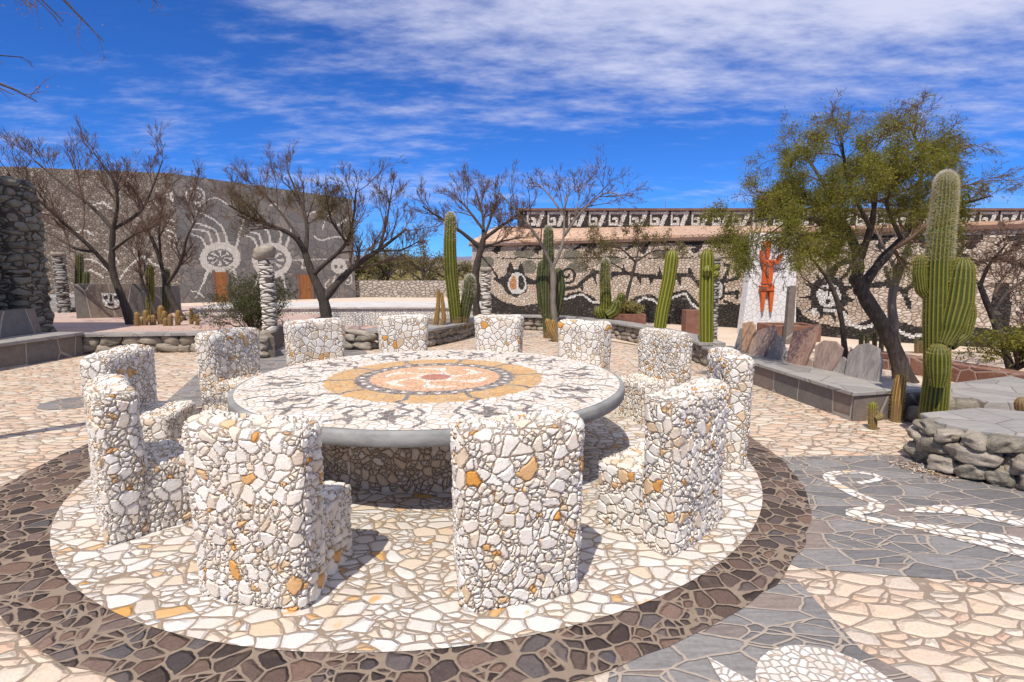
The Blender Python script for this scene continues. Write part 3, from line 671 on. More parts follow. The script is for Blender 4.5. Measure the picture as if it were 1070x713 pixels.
# nearer wing: round-eyed sun face, white snake
pl([(826, 314), (834, 322), (841, 331), (857, 338), (874, 342), (894, 340), (915, 330), (938, 336), (960, 342), (985, 330), (1010, 340), (1040, 345), (1080, 340), (1080, 420), (800, 420), (806, 318)], 1)
el(866, 309, 20, 20, 1)
for k in range(11):
    a = k*2*math.pi/11+.2
    pl([(866+17*math.cos(a-.2), 309+17*math.sin(a-.2)), (866+17*math.cos(a+.2), 309+17*math.sin(a+.2)), (866+31*math.cos(a), 309+30*math.sin(a))], 1)
el(866, 309, 12.5, 12.5, 3)
el(861.5, 302, 3, 2.4, 1); el(871, 302, 3, 2.4, 1); el(861.5, 302, 1.1, 1, 3); el(871, 302, 1.1, 1, 3); st([(866.3, 300), (866, 309)], 1.5, 1); el(865.6, 315.5, 2.7, 2.5, 1)
st([(870, 288), (873, 278), (884, 273), (896, 277), (899, 290)], 4.5, 1); st([(883, 288), (890, 278)], 3, 1)
el(851, 326, 3.4, 4, 3)
st([(862, 324), (870, 325), (878, 325), (884, 330), (889, 339), (900, 343), (916, 338), (930, 337), (941, 347), (953, 352), (965, 350), (985, 341), (1005, 346)], 3.2, 3)
st([(905, 300), (925, 296), (945, 305), (950, 320)], 5, 1); st([(945, 305), (962, 290), (960, 275)], 4.5, 1); st([(930, 296), (925, 280)], 3.5, 1)
sp = [(990+r*math.cos(a), 295+r*math.sin(a)) for a, r in ((x*.4, 3+x*.75) for x in range(24))]; st(sp, 4.5, 1)
st([(1000, 262), (1020, 275), (1045, 270), (1075, 280)], 4, 1)
pl([(1038, 296), (1056, 296), (1056, 345), (1038, 345)], 1)
from_np('mural_wall', V, Fq, [M['m_cream'], M['m_dark'], M['m_green'], M['m_white'], M['m_pink'], M['m_orange']], mural_b, z, False, uv=UVw)
thick_wall('wall_body', MP, 0, MZ-.002, .5, M['m_cream'], mural_b)
# eaves, sloping flagstone roof, upper storey with fret band
UX0, UX1, UY, UZ0, UZ1 = .25, 27., 22.6, 3.36, 4.06
roof = MB()
front = [(-1.68, 21.52), (6.50, 16.03), (8.64, 13.04), (13.5, 10.1)]
back = [(UX0-.9, UY+.3, 3.46), (7.2, UY, 3.46), (14, UY, 3.46), (26, UY, 3.46)]
for i in range(3):
    a, b = front[i], front[i+1]; c, d = back[i], back[i+1]
    bot = [(a[0], a[1], MZ), (b[0], b[1], MZ), (d[0], d[1], d[2]-.08), (c[0], c[1], c[2]-.08)]
    roof.hexa(bot, [(p[0], p[1], p[2]+.08) for p in bot])
roof.build('roof', M['rooftile'], mural_b)
MB().prism([(p[0], p[1]) for p in front]+[(p[0]+.12, p[1]+.16) for p in front[::-1]], MZ+.0-.09, MZ-.003).build('eave', M['coping_brown'], mural_b)
V, Fq, C, UVw = wall_grid([(UX0, UY), (UX1, UY)], UZ0, UZ1, .035)
z = np.ones(len(C), int); per = .835
u = ((C[:, 0]-UX0-.35) % per)/per; w = (UZ1-.09-C[:, 2])/.5
uu = u/.74
def fr(pts, wd): return seg_d(uu*.52, w*.44, [(a*.52, b*.44) for a, b in pts]) < wd/2
ok = (fr([(1.12, .0), (.02, .0), (.02, .92), (.5, .92), (.5, .48), (.27, .48)], .10) | fr([(1.05, 0), (.74, 1.0)], .14)) & (C[:, 0] > UX0+.2)
z[ok] = 3
z[C[:, 2] < UZ0+.08] = 1
from_np('fret_band', V, Fq, [M['m_cream'], M['m_dark'], M['m_green'], M['m_bone']], mural_b, z, False, uv=UVw)
MB().box((UX0, UY+.012, 0), (UX1, UY+4, UZ1-.002)).build('upper_wall', M['m_brown'], mural_b)
MB().box((UX0-.1, UY-.1, UZ1), (UX1+.1, UY+4.1, UZ1+.09)).build('roof_edge', M['coping_brown'], mural_b)
for px_ in (695, 752):
    p = at(px_, 222, 24); e = empty('roof_antenna', (p[0], 24, UZ1+.09), 'thin metal mast %s on the mural building roof' % ('left of the pair' if px_ < 700 else 'right of the pair'), 'antenna', 'masts on the mural building roof')
    MB().tube([(p[0], 24, UZ1+.08), (p[0], 24, UZ1+.55)], .012, 6).build('mast', M['metal'], e)
    MB().tube([(p[0]-.12, 24, UZ1+.47), (p[0]+.12, 24, UZ1+.47)], .008, 6).build('crossbar', M['metal'], e)

# ------------------------------------------------------------------ grey bird-mural building on the left
lb = empty('bird_mural_building', (-15.5, 28, 0), 'tall grey and brown stone building with white bird figures', 'building')
A = np.array([-16.65, 27.5]); B = np.array([-9.35, 32.7]); D = np.array([-25.0, 24.8]); HB, HBr = 6.35, 5.75
def tilted_wall(name, P0, P1, h0, h1, cell, painter, mats):
    L = np.linalg.norm(P1-P0); n_s = int(L/cell)+1; nz = int(h0/cell)
    s = np.linspace(0, 1, n_s); zz = np.linspace(0, 1, nz+1)
    G = np.zeros((nz+1, n_s, 3)); G[..., :2] = (P0+(P1-P0)*s[:, None])[None]; G[..., 2] = zz[:, None]*(h0+(h1-h0)*s)[None]
    ii, jj = np.meshgrid(np.arange(nz), np.arange(n_s-1), indexing='ij')
    Fq = np.stack([ii*n_s+jj, ii*n_s+jj+1, (ii+1)*n_s+jj+1, (ii+1)*n_s+jj], -1).reshape(-1, 4)
    C = ((G[:-1, :-1]+G[1:, 1:])/2).reshape(-1, 3); px, py = proj(C)
    return from_np(name, G.reshape(-1, 3), Fq, mats, lb, painter(px, py), False, uv=np.stack(np.broadcast_arrays((s*L)[None, :], zz[:, None]*h0), -1).reshape(-1, 2))
def bird_wall(px, py):
    z = np.zeros(len(px), int)
    wv = np.sin(px*1.7+py*.9)*.25; X, Y = px+wv, py+wv
    def st(pts, w0, w1=None):
        w0 *= .82; w1 = w1 and w1*.85
        n = len(pts)-1; w1 = w0 if w1 is None else w1
        P = smooth_path(pts, 14)
        for i in range(13): z[seg_d(X, Y, [tuple(P[i]), tuple(P[i+1])]) < (w0+(w1-w0)*i/12)/2] = 1
    def bird(cx, cy, rx, ry, irx, iry, feathers, legs, neck):
        z[((X-cx)/rx)**2+((Y-cy)/ry)**2 < 1] = 1
        for f in feathers: st(f, 3.2, 1.5)
        for l in legs: st(l, 4.2, 1.6)
        st(neck, 3.2, 1.8)
        inner = ((X-cx)/irx)**2+((Y-cy)/iry)**2; z[inner < 1] = 0
        a = np.arctan2((Y-cy)/iry, (X-cx)/irx)
        z[(inner < .74) & (inner > .03) & (np.abs(np.sin(a*4)) < .25+.5*np.sqrt(np.minimum(inner, 1)))] = 1
    bird(230, 270, 21.5, 17, 14, 9.2,
         [[(216, 260), (211, 249), (201, 245)], [(222, 257), (218, 242), (200, 239)], [(230, 257), (226, 240), (201, 232)], [(239, 258), (233, 237), (220, 227), (205, 221)]],
         [[(218, 281), (213, 295), (207, 306)], [(244, 282), (247, 290), (248, 299)]], [(246, 262), (250, 245), (255, 229)])
    z[seg_d(X, Y, [(200, 304), (208, 306), (204, 312)]) < .7] = 1; z[seg_d(X, Y, [(208, 306), (213, 311)]) < .7] = 1
    bird(284, 272, 20.5, 18.5, 15, 12,
         [[(269, 259), (265, 249), (255, 246)], [(274, 256), (271, 245), (261, 242)], [(283, 255), (280, 241), (268, 235)], [(292, 256), (294, 243), (288, 236)]],
         [[(271, 284), (268, 296), (262, 306)], [(295, 287), (297, 296), (299, 304)]], [(299, 258), (302, 248), (304, 240)])
    z[np.abs(np.hypot((X-204)/9.5, (Y-204.5)/8)-1) < .10] = 1
    st([(198, 204), (203, 200), (210, 203), (207, 208)], 1.6); st([(202, 210), (206, 213)], 1.3)
    st([(207, 217), (216, 209), (226, 205.5), (232, 210), (239, 215), (246, 214)], 1.6)
    st([(282, 215), (288, 213), (292, 220)], 2.6); st([(328, 247), (335, 253), (348, 247), (362, 248), (367, 255), (357, 259)], 1.8)
    st([(352, 236), (360, 230), (366, 229)], 2.4); st([(305, 272), (330, 271), (365, 272)], 1.2)
    z[(np.abs(np.maximum(np.abs(X-319), np.abs(Y-276)*.8)-3.2) < .7)] = 1
    z[((X-354)/8)**2+((Y-278)/8)**2 < 1] = 1; z[((X-351)/1.6)**2+((Y-279)/2.2)**2 < 1] = 0; z[((X-357)/1.6)**2+((Y-279)/2.2)**2 < 1] = 0
    st([(362, 280), (367, 287), (368, 296), (362, 299), (360, 294), (364, 293)], 1.5); st([(344, 292), (339, 299), (343, 303)], 1.8); st([(350, 289), (347, 300), (341, 306)], 2.2)
    st([(337, 240), (341, 226), (347, 222)], 1.6); st([(322, 224), (330, 221)], 1.8)
    return z
def brown_wall(px, py):
    z = np.zeros(len(px), int); X, Y = px, py
    def st(pts, w): z[seg_d(X, Y, [tuple(p) for p in smooth_path(pts, 16)]) < w/2] = 1
    z[np.abs(np.hypot((X-182.5)/4, (Y-205)/5.5)-1) < .22] = 1; st([(182, 202), (183, 209)], 1.1)
    for k in range(5): st([(173+k, 229+k*6), (181, 231+k*6), (187, 236+k*7)], 1.7)
    st([(125, 292), (134, 279), (141, 273), (149, 267), (155, 270), (160, 277), (171, 280)], 1.9)
    st([(80, 273), (92, 270), (105, 276), (113, 283)], 1.6); st([(82, 287), (95, 282), (108, 290)], 1.6)
    st([(189.5, 268), (190, 290), (191, 308)], 1.6); st([(110, 262), (120, 268), (124, 275)], 1.6)
    st([(150, 213), (158, 209), (164, 214)], 2.0); st([(76, 245), (88, 240), (98, 246)], 1.7); st([(96, 215), (108, 211), (116, 218)], 1.6)
    return z
tilted_wall('slate_wall', A, B, HB, HBr, .06, bird_wall, [M['m_grey'], M['m_bone']])
tilted_wall('pebble_wall', D, A, HB-.05, HB, .07, brown_wall, [M['m_brown'], M['m_bone']])
nAB = np.array([-(B-A)[1], (B-A)[0]])/np.linalg.norm(B-A); nDA = np.array([-(A-D)[1], (A-D)[0]])/np.linalg.norm(A-D)
a1 = A+nAB*.02+nDA*.02; b1 = B+nAB*.012; d1 = D+nDA*.012
bk1 = b1+np.array([-4.5, 7.]); bk2 = d1+np.array([-2., 9.])
MB().hexa([(*q, 0) for q in (d1, a1, b1, bk1, bk2)], [(d1[0], d1[1], HB-.07), (a1[0], a1[1], HB-.02), (b1[0], b1[1], HBr-.02), (bk1[0], bk1[1], HBr), (bk2[0], bk2[1], HB-.1)]).build('wall_body', M['m_grey'], lb)
uAB = (B-A)/np.linalg.norm(B-A)
for x0, x1, ty, by in ((226.5, 238, 284.5, 316), (313.5, 325.5, 287, 312)):
    n3 = np.array([nAB[0], nAB[1], 0]); P0 = np.array([A[0], A[1], 0])
    a, b = on_plane(x0, by, P0, n3), on_plane(x1, by, P0, n3); zt = on_plane(x0, ty, P0, n3)[2]
    f = MB(); out = -n3*.03
    a2, b2_ = a.copy(), b.copy(); a2[2] = b2_[2] = 0.01
    f.slab([a2+out, b2_+out, [*(b2_+out)[:2], zt], [*(a2+out)[:2], zt]], .08)
    d = f.build('door', M['wood'], lb)
    u3 = np.array([uAB[0], uAB[1], 0]); fr_ = MB()
    for q in (a2-u3*.06, b2_+u3*.06): fr_.slab([q-u3*.06+out, q+u3*.06+out, [*(q+u3*.06+out)[:2], zt+.1], [*(q-u3*.06+out)[:2], zt+.1]], .12)
    fr_.build('door_frame', M['coping_brown'], d).location = -Vector((0, 0, 0))
    hq = a2*.25+b2_*.75-n3*.09; MB().rock((hq[0], hq[1], zt*.47), (.04, .04, .05), random.Random(1), sub=1).build('handle', M['metal'], d)
# children of a door were built in world space under an unmoved door object, so they need the building's offset
for o in list(COL.objects):
    if o.parent is not None and o.parent.name.startswith('door') and o.parent.parent is lb: o.location = -Vector(lb.location)
MB().tube([(A[0]-.4, A[1]+.6, HB-.1), (A[0]-.4, A[1]+.6, HB+.25)], .03, 6).build('roof_pipe', M['metal'], lb)

# ------------------------------------------------------------------ left: rubble pier, unseen wall and roof added to shade it, bench, boulder wall, face wall
sh = empty('pier_and_shade_wall', (-11.5, 8, 0), 'dark rubble stone pier at left edge, plus unseen wall and roof added for shade', 'building')
MB().box((-13.5, 11.0, 0), (-9.9, 11.75, 3.5)).build('pier', M['pier'], sh, True, .12, .07)
MB().box((-14.4, 2.2, 0), (-10.4, 10.95, 5.2)).build('wall', M['pier'], sh, True, .12, .09)  # out of view, added so its shadow falls on pier and bench
MB().box((-14.9, 1.8, 5.2), (-10.32, 11.0, 5.4)).build('roof', M['coping_brown'], sh)  # unseen roof, added to lengthen the shadow of the wall below
sb = empty('slate_bench', (-9.3, 10, 0), 'long dark slate bench below the rubble pier at left edge', 'bench')
MB().hexa([(-9.85, 8.2, 0), (-8.95, 8.2, 0), (-8.75, 11.0, 0), (-9.85, 10.95, 0)], [(-9.85, 8.2, .4), (-8.95, 8.2, .4), (-8.75, 11.0, .4), (-9.85, 10.95, .4)]).build('base', M['slate_face'], sb)
MB().hexa([(-9.85, 8.15, .402), (-8.9, 8.15, .402), (-8.7, 11.02, .402), (-9.85, 10.97, .402)], [(-9.85, 8.15, .47), (-8.9, 8.15, .47), (-8.7, 11.02, .47), (-9.85, 10.97, .47)]).build('seat', M['slate_cap'], sb, bevel=.012)
MB().hexa([(-9.86, 8.2, .472), (-9.55, 8.2, .472), (-9.45, 10.9, .472), (-9.86, 10.9, .472)], [(-9.86, 8.2, .95), (-9.6, 8.2, .95), (-9.55, 10.9, .95), (-9.86, 10.9, .95)]).build('backrest', M['slate_face'], sb, bevel=.012)
rngb = random.Random(5)
def boulder_wall(name, path, h, size, label, cat, cap=None, cap_w=.4, mats=None, depth=.25, sub=2, capz=.055, group=None, flat=.62):
    P = smooth_path(path, 60); d = np.r_[0, np.cumsum(np.linalg.norm(np.diff(P, axis=0), axis=1))]
    e = empty(name, (P[30][0], P[30][1], 0), label, cat, group)
    T = np.gradient(P, axis=0); T /= np.linalg.norm(T, axis=1)[:, None]; N = np.stack([-T[:, 1], T[:, 0]], 1)   # left of travel = back
    Pc, Nc = P[4:-4], N[4:-4]; core = [tuple(p+n*.08) for p, n in zip(Pc, Nc)]+[tuple(p+n*(depth+.02)) for p, n in zip(Pc[::-1], Nc[::-1])]
    MB().prism(core, 0, h-.02).build('core', M['mortar'], e)
    mb = MB(); z0 = 0.; row = 0
    while z0 < h-.03:
        rh = min(size*rngb.uniform(.75, 1.15)*flat*1.25, h-z0+.03); s = rngb.uniform(-size, 0)
        while s < d[-1]:
            L = size*rngb.uniform(.8, 1.9); m_ = s+L/2
            if 0 <= m_ <= d[-1]:
                q = np.array([np.interp(m_, d, P[:, k]) for k in (0, 1)]); n = np.array([np.interp(m_, d, N[:, k]) for k in (0, 1)])
                ang = math.atan2(-n[0], n[1]); hh = rh*rngb.uniform(.48, .6)
                zc_ = min(z0+rh/2+rngb.uniform(-.02, .02), h-hh*.8)
                mb.rock((q[0]+n[0]*.07, q[1]+n[1]*.07, max(zc_, hh*.7)), (L*.54, size*.42, hh), rngb, ang+rngb.uniform(-.15, .15), 0 if rngb.random() < .6 else 1, sub)
            s += L*.98
        z0 += rh*.93
    mb.build('boulders', mats or [M['boulder'], M['boulder_mix']], e, True)
    if cap:
        c = [tuple(p-n*.07) for p, n in zip(P, N)]+[tuple(p+n*cap_w) for p, n in zip(P[::-1], N[::-1])]
        MB().prism(c, h+.002, h+capz).build('coping', M[cap], e, bevel=.01)
    return e
boulder_wall('boulder_wall', [(-8.95, 11.06), (-7.6, 11.2), (-6.4, 11.35), (-5.6, 11.7)], .36, .24, 'low wall of rounded grey boulders with thin slab top left of the round bush', 'wall', 'slate_cap', .3, sub=3)
sheet('terrace_ground', [(-22, 11.3), (-8.6, 11.3), (-6.4, 11.6), (-5.6, 12.0), (-5.4, 14.5), (-6.2, 20.3), (-22, 20.3)], .36, M['pink_tile'])
MB().box((-22, 20.2, 0), (-6.2, 20.32, .35)).build('terrace_edge', M['slate_face'])['kind'] = 'structure'
MB().box((-5.65, 12.4, 0), (-5.5, 20.2, .35)).build('terrace_edge', M['slate_face'])['kind'] = 'structure'
fw = empty('face_wall', (-11.5, 17.5, .36), 'low grey slab wall with a white half face mosaic under the left bare trees', 'wall')
fa, fb, fc = gz(80, 333, .36), gz(150, 331, .36), gz(190, 325, .36)
wall_t = at(78, 297, fa[1])[2]
def vwall(p, q, z0, z1, th):
    d = (q-p)[:2]; n = np.array([-d[1], d[0]])/np.linalg.norm(d)*th
    return [(p[0], p[1]), (q[0], q[1]), (q[0]+n[0], q[1]+n[1]), (p[0]+n[0], p[1]+n[1])]
MB().prism(vwall(fa, fb, 0, 0, .35), .36, wall_t).build('wall', M['slate_face'], fw, bevel=.015)
MB().prism(vwall(fb+np.array([.01, .02, 0]), fc, 0, 0, .35), .36, wall_t-.12).build('wall', M['slate_face'], fw, bevel=.015)
nfw = np.array([-(fb-fa)[1], (fb-fa)[0], 0]); nfw /= np.linalg.norm(nfw)
def fpt(x, y, k=.0): return on_plane(x, y, fa, nfw)-nfw*(.012+k)
fm = MB().slab([fpt(*p) for p in ((106, 306), (118, 307), (126, 305.5), (127, 314), (124, 321), (117, 322.5), (110, 320), (107, 314))], .03)
mo = fm.build('face_mosaic', M['m_white'], fw)
e2 = MB()
for pts in (((108.5, 309.5), (112, 309), (112.5, 312), (109, 312.5)), ((119.5, 309.5), (123.5, 309), (123.5, 312), (119.5, 312.5)), ((115.3, 307.5), (117, 307.5), (117.2, 315), (115, 315)), ((112.5, 317), (119.5, 317), (118, 319.4), (113.5, 319.2))):
    e2.slab([fpt(*p, .02) for p in pts], .02)
eo = e2.build('face_features', M['m_dark'], mo); eo.location = -Vector(fw.location)
steps = MB()
for k in range(3): steps.box((-17.2, 17.4+k*.35, .36), (-13.9, 20.0, .5+k*.15+.0))
o = steps.build('stone_steps', M['slate_cap']); tag(o, 'three grey stone steps beside the left pale column', 'steps')

# ------------------------------------------------------------------ columns
def column(px, pyb, pyt, Y, wpx, label, m='column', cap=None, z0=0.):
    b = at(px, pyb, Y); top = at(px, pyt, Y)[2]; r = wpx/2*Y/F_PX
    e = empty('stone_column', (b[0], Y, z0), label, 'column', 'layered stone columns')
    hgt = top-z0
    MB().lathe([(r*1.02, z0), (r*.95, z0+hgt*.3), (r*.95, z0+hgt*.8), (r*1.0, top)], (b[0], Y, 0), 32).build('shaft', M[m], e, True, 0, max(.02, Y/F_PX*1.3))
    if cap:
        MB().rock((b[0], Y-.02, top+r*.75), (r*1.5, r*1.3, r*1.05), random.Random(int(px)), 0, 0, 3).build('capstone', M['boulder'], e, True)
    else:
        MB().lathe([(r*1.1, top), (r*1.2, top+.05), (r*1.05, top+.13)], (b[0], Y, 0), 24).build('capstone', M['boulder'], e, True)
    return e
column(282, 338, 270, 11.9, 14.5, 'pale layered stone column topped by a round boulder, before a bird figure', 'column', True)
column(508, 332, 284, 15.8, 10.5, 'pale layered stone column at the left end of the black and cream mural')
column(745, 345, 272, 13.2, 8, 'slim grey stone column half hidden behind the upright yellow cactus', 'column_dark')
column(67, 322, 268, 17.2, 11, 'grey stone column beside the steps at far left, under the bare tree', 'column_dark', None, .36)
p = at(823, 352, 12.6); dp = empty('slate_post', (p[0], 12.6, 0), 'slim dark slate post before the right side of the white panel', 'post')
MB().hexa([(p[0]-.085, 12.5, 0), (p[0]+.085, 12.5, 0), (p[0]+.085, 12.66, 0), (p[0]-.085, 12.66, 0)], [(p[0]-.075, 12.5, 1.33), (p[0]+.075, 12.5, 1.36), (p[0]+.075, 12.64, 1.36), (p[0]-.075, 12.64, 1.33)]).build('post', M['slate_face'], dp, bevel=.01)

# ------------------------------------------------------------------ white panel with the orange figure
PY_ = 14.6
wp = empty('white_panel', (7.0, PY_, 0), 'tall white stone panel standing before the mosaic mural', 'panel')
pa = [at(772, 352, PY_), at(828, 352, PY_), at(829, 262, PY_), at(829, 246, PY_), at(786, 244, PY_)]
for q in pa[:2]: q[2] = 0
MB().slab(pa, .35).build('slab', M['panel'], wp, bevel=.02)
of = empty('orange_figure', (at(801, 300, PY_)[0], PY_-.2, 1.5), 'orange figure with raised arms hung on the white panel', 'sculpture')
def fig(name, *polys, th=.09, dy=0.):
    mb = MB()
    for pts in polys: mb.slab([at(x, y, PY_-.24-dy) for x, y in pts], th)
    return mb.build(name, M['orange'], of, bevel=.012)
fig('torso', [(797, 272), (807, 271), (807.5, 284), (806, 297), (796, 297), (797, 284)])
fig('arm', [(797, 279), (795, 272), (794, 262), (796.5, 262), (798.5, 270), (801, 274)], dy=.02)
fig('arm', [(805, 273), (811, 272), (815, 266), (818, 264.5), (818, 267.5), (813.5, 275), (807, 278)], dy=.02)
fig('head', [(796.5, 252), (807, 252), (804, 260), (803.5, 270), (800.5, 270), (800, 260)], dy=.03)
fig('skirt', [(793.5, 298.5), (808.5, 297.5), (808.5, 304), (794, 304)], dy=.035)
fig('leg', [(794.5, 304.2), (800, 304.2), (797.5, 323), (795.6, 326.5)], dy=.01)
fig('leg', [(803, 304.2), (808.5, 304.2), (806, 325), (804.3, 326.5)], dy=.01)
for pts in ([(800.4, 275), (803, 275), (803, 288), (800.6, 288)], [(795, 300), (801, 300), (801, 302.5), (795, 302.5)]): MB().slab([at(x, y, PY_-.31) for x, y in pts], .05).build('slot', M['rust'], of)

# ------------------------------------------------------------------ planters, low walls
boulder_wall('curved_planter', [(-3.2, 11.75), (-2.5, 11.75), (-1.85, 12.0), (-1.25, 13.2), (-.85, 14.6), (-.9, 15.4)], .36, .2, 'curved boulder planter with slate coping holding tall cacti, at the table axis', 'planter', 'slate_cap', .5)
sheet('planter_soil', [(-3.2, 12.2), (-2.3, 12.3), (-1.7, 13.4), (-1.35, 14.6), (-1.4, 15.5), (-3.2, 15.5)], .33, M['soil'])
boulder_wall('curved_garden_wall', [(-.55, 15.6), (.6, 15.4), (1.6, 14.9), (2.55, 13.6), (3.15, 12.0), (3.4, 10.7), (3.45, 9.75)], .36, .2, 'long curved boulder wall with grey slate coping in front of the mural garden', 'wall', 'slate_cap', .42)
boulder_wall('boulder_stub', [(-3.75, 11.6), (-3.1, 11.6)], .42, .26, 'short stub of stacked boulders under the forked bare tree', 'wall', None, sub=3)
boulder_wall('boulder_edging', [(-5.45, 12.3), (-5.3, 11.2), (-4.85, 10.4)], .42, .26, 'boulder edging below the column with the round boulder', 'wall', None, sub=3)
# low white pool-like wall
pw = empty('low_white_wall', (-4, 20, 0), 'long low white pebble wall with pale slab top behind the bare tree', 'wall')
w0, w1 = (-9.6, 16.4), (-.9, 16.9)
MB().prism([w0, w1, (w1[0], w1[1]+.4), (w0[0], w0[1]+.4)], 0, .52).build('wall', M['m_white'], pw)
MB().prism([(w0[0], w0[1]-.06), (w1[0]+.05, w1[1]-.06), (w1[0]+.05, w1[1]+2.6), (w0[0], w0[1]+2.6)], .522, .58).build('coping', plain('pale_coping', (.6, .57, .53), (.48, .45, .42), 2, .85, .3), pw, bevel=.01)
dw = empty('dry_stone_wall', (-4, 34, 0), 'long pale dry stone wall before the distant trees', 'wall')
MB().prism([(-12, 33.2), (.8, 32.6), (.8, 33.2), (-12, 33.8)], 0, 1.0).build('wall', M['drywall'], dw)
# slate bench-planter with upright plates
bp = empty('slate_planter', (3.9, 7.6, 0), 'long low slate planter with upright slate plates, right of the table', 'planter')
bf = [(3.46, 9.75), (3.62, 8.45), (3.92, 6.1)]
bbk = [(3.98, 9.85), (4.4, 8.5), (4.98, 6.3)]
MB().prism(bf+bbk[::-1], 0, .30).build('base', M['slate_face'], bp, bevel=.006)
MB().prism([(x-.04, y-(.04 if i == 2 else 0)) for i, (x, y) in enumerate(bf)]+[(x, y) for x, y in bbk[::-1]], .302, .352).build('coping', M['slate_cap'], bp, bevel=.01)
pl0, pl1 = np.array([3.70, 9.7, .3]), np.array([4.6, 6.55, .3]); dd = pl1-pl0; npl = np.array([dd[1], -dd[0], 0.]); npl /= np.linalg.norm(npl); npl = npl*math.cos(.3)+np.array([0, 0, -math.sin(.3)])*(1 if npl[0] > 0 else -1)
plates = [('plate_grey', [(766, 371), (783, 374), (791, 347), (787, 341), (774, 344)]), ('plate_brown', [(780, 374), (797, 378), (812, 345), (809, 340), (791, 347)]),
          ('plate_grey', [(797, 379), (817, 383), (821, 366), (817, 352), (811, 348), (803, 354)]), ('plate_rust', [(821, 384), (838, 388), (851, 360), (857, 338), (846, 343), (830, 347), (825, 366)]),
          ('plate_brown', [(851, 390), (866, 394), (877, 377), (881, 364), (874, 357), (862, 356), (853, 362)]), ('plate_grey', [(883, 396), (918, 403), (922, 380), (919, 364), (908, 359), (897, 361), (887, 371)]),
          ('plate_brown', [(831, 388), (850, 391), (851, 378), (842, 373), (836, 377)]), ('plate_grey', [(860, 394), (888, 399), (890, 382), (882, 373), (869, 381)]), ('plate_tan', [(777, 350), (787, 350), (789, 340), (785, 336), (777, 338)])]
for k, (mt, pts) in enumerate(plates):
    off = -.03 if k in (6, 7) else (.1 if k == 8 else .035*(k % 2)); P0 = pl0-npl*off*(-1)
    q = [on_plane(x, y, P0, npl) for x, y in pts]
    mn = min(v[2] for v in q)
    for v in q[:2]: v[2] = min(v[2], .30)
    MB().slab(q, .05).build('slate_plate', M[mt], bp, bevel=.008)
sheet('bed_soil', [(4.1, 9.8), (4.2, 8.5), (4.7, 6.4), (6.5, 7.2), (6.6, 9), (5.5, 11)], .012, M['sand'])
# near right boulder planter with slab top
nb = empty('boulder_planter', (4.6, 4.4, 0), 'low planter of large smooth grey boulders with slab top at right edge', 'planter')
ring = [(3.74, 4.86), (3.71, 4.56), (3.86, 4.3), (4.2, 4.06), (4.7, 3.75), (5.4, 3.5)]
rk = random.Random(21)
MB().prism([(3.84, 4.92), (3.85, 4.61), (3.98, 4.4), (4.3, 4.16), (5.5, 3.62), (5.8, 4.6), (4.6, 5.1)], 0, .33).build('core', M['mortar'], nb)
P = smooth_path(ring, 50); dS = np.r_[0, np.cumsum(np.linalg.norm(np.diff(P, axis=0), axis=1))]
mb = MB()
for zc_, hh, big_ in ((.08, .095, .2), (.215, .085, .24), (.33, .07, .19)):
    s = rk.uniform(-.12, .02)
    while s < dS[-1]:
        L = big_*rk.uniform(.8, 1.6); m_ = s+L/2
        if 0 <= m_ <= dS[-1]:
            i = min(48, int(np.searchsorted(dS, m_))); q = P[i]; tv = P[i+1]-P[i]; ang = math.atan2(tv[1], tv[0])
            nn = np.array([-tv[1], tv[0]])/np.linalg.norm(tv)
            mb.rock((q[0]+nn[0]*.06, q[1]+nn[1]*.06, zc_+rk.uniform(-.01, .012)), (L*.55, .15, hh*rk.uniform(.85, 1.12)), rk, ang+rk.uniform(-.1, .1), 0 if rk.random() < .6 else 1, 4, .3)
        s += L*.98
mb.build('boulders', [M['boulder'], M['boulder_mix']], nb, True)
MB().prism([(3.82, 4.98), (3.76, 4.68), (3.92, 4.42), (4.28, 4.18), (5.5, 3.62), (5.9, 4.6), (4.55, 5.18)], .36, .405).build('coping', M['slate_cap'], nb, bevel=.012)
boulder_wall('boulder_wall', [(4.55, 6.1), (4.62, 5.8), (5.1, 5.62)], .34, .24, 'dark boulder wall between the slate planter and the big cactus', 'wall', None, mats=[M['boulder_mix'], M['boulder']], sub=3)
MB().prism([(4.72, 6.16), (4.78, 5.9), (6.5, 5.7), (6.8, 7.3), (5.1, 6.62)], 0, .3).build('raised_bed', M['slate_cap'], bevel=.01)['kind'] = 'structure'
rw = empty('rust_block_wall', (7.2, 8, 0), 'low rust brown block wall behind the big cactus', 'wall')
MB().prism([(6.2, 9.9), (6.75, 8.7), (7.15, 7.2), (9.0, 6.2), (9.1, 6.5), (7.45, 7.45), (7.05, 8.8), (6.5, 10.0)], 0, .28).build('wall', M['rustwall'], rw, bevel=.01)
# rust planters
def rust_box(name, x0, x1, yb, yt, Y, label):
    a, b = at(x0, yb, Y), at(x1, yb, Y); zt = at(x0, yt, Y)[2]
    e = empty(name, ((a[0]+b[0])/2, Y, 0), label, 'planter')
    w = b[0]-a[0]
    mb = MB(); mb.box((a[0], Y, 0), (b[0], Y+.12, zt)); mb.box((a[0], Y+w*.8-.12, 0), (b[0], Y+w*.8, zt)); mb.box((a[0], Y+.12, 0), (a[0]+.12, Y+w*.8-.12, zt)); mb.box((b[0]-.12, Y+.12, 0), (b[0], Y+w*.8-.12, zt))
    mb.build('box', M['rust'], e, bevel=.01); MB().box((a[0]+.12, Y+.12, 0), (b[0]-.12, Y+w*.8-.12, zt-.06)).build('soil', M['soil'], e)
    return e, a[0], b[0], zt
rust_box('rust_planter', 716.5, 735.5, 342, 324.5, 14.2, 'square rust brown planter box left of the upright yellow cactus')
rust_box('rust_planter', 808, 858, 352, 341, 12.9, 'long low dark rust planter box behind the slate plates')
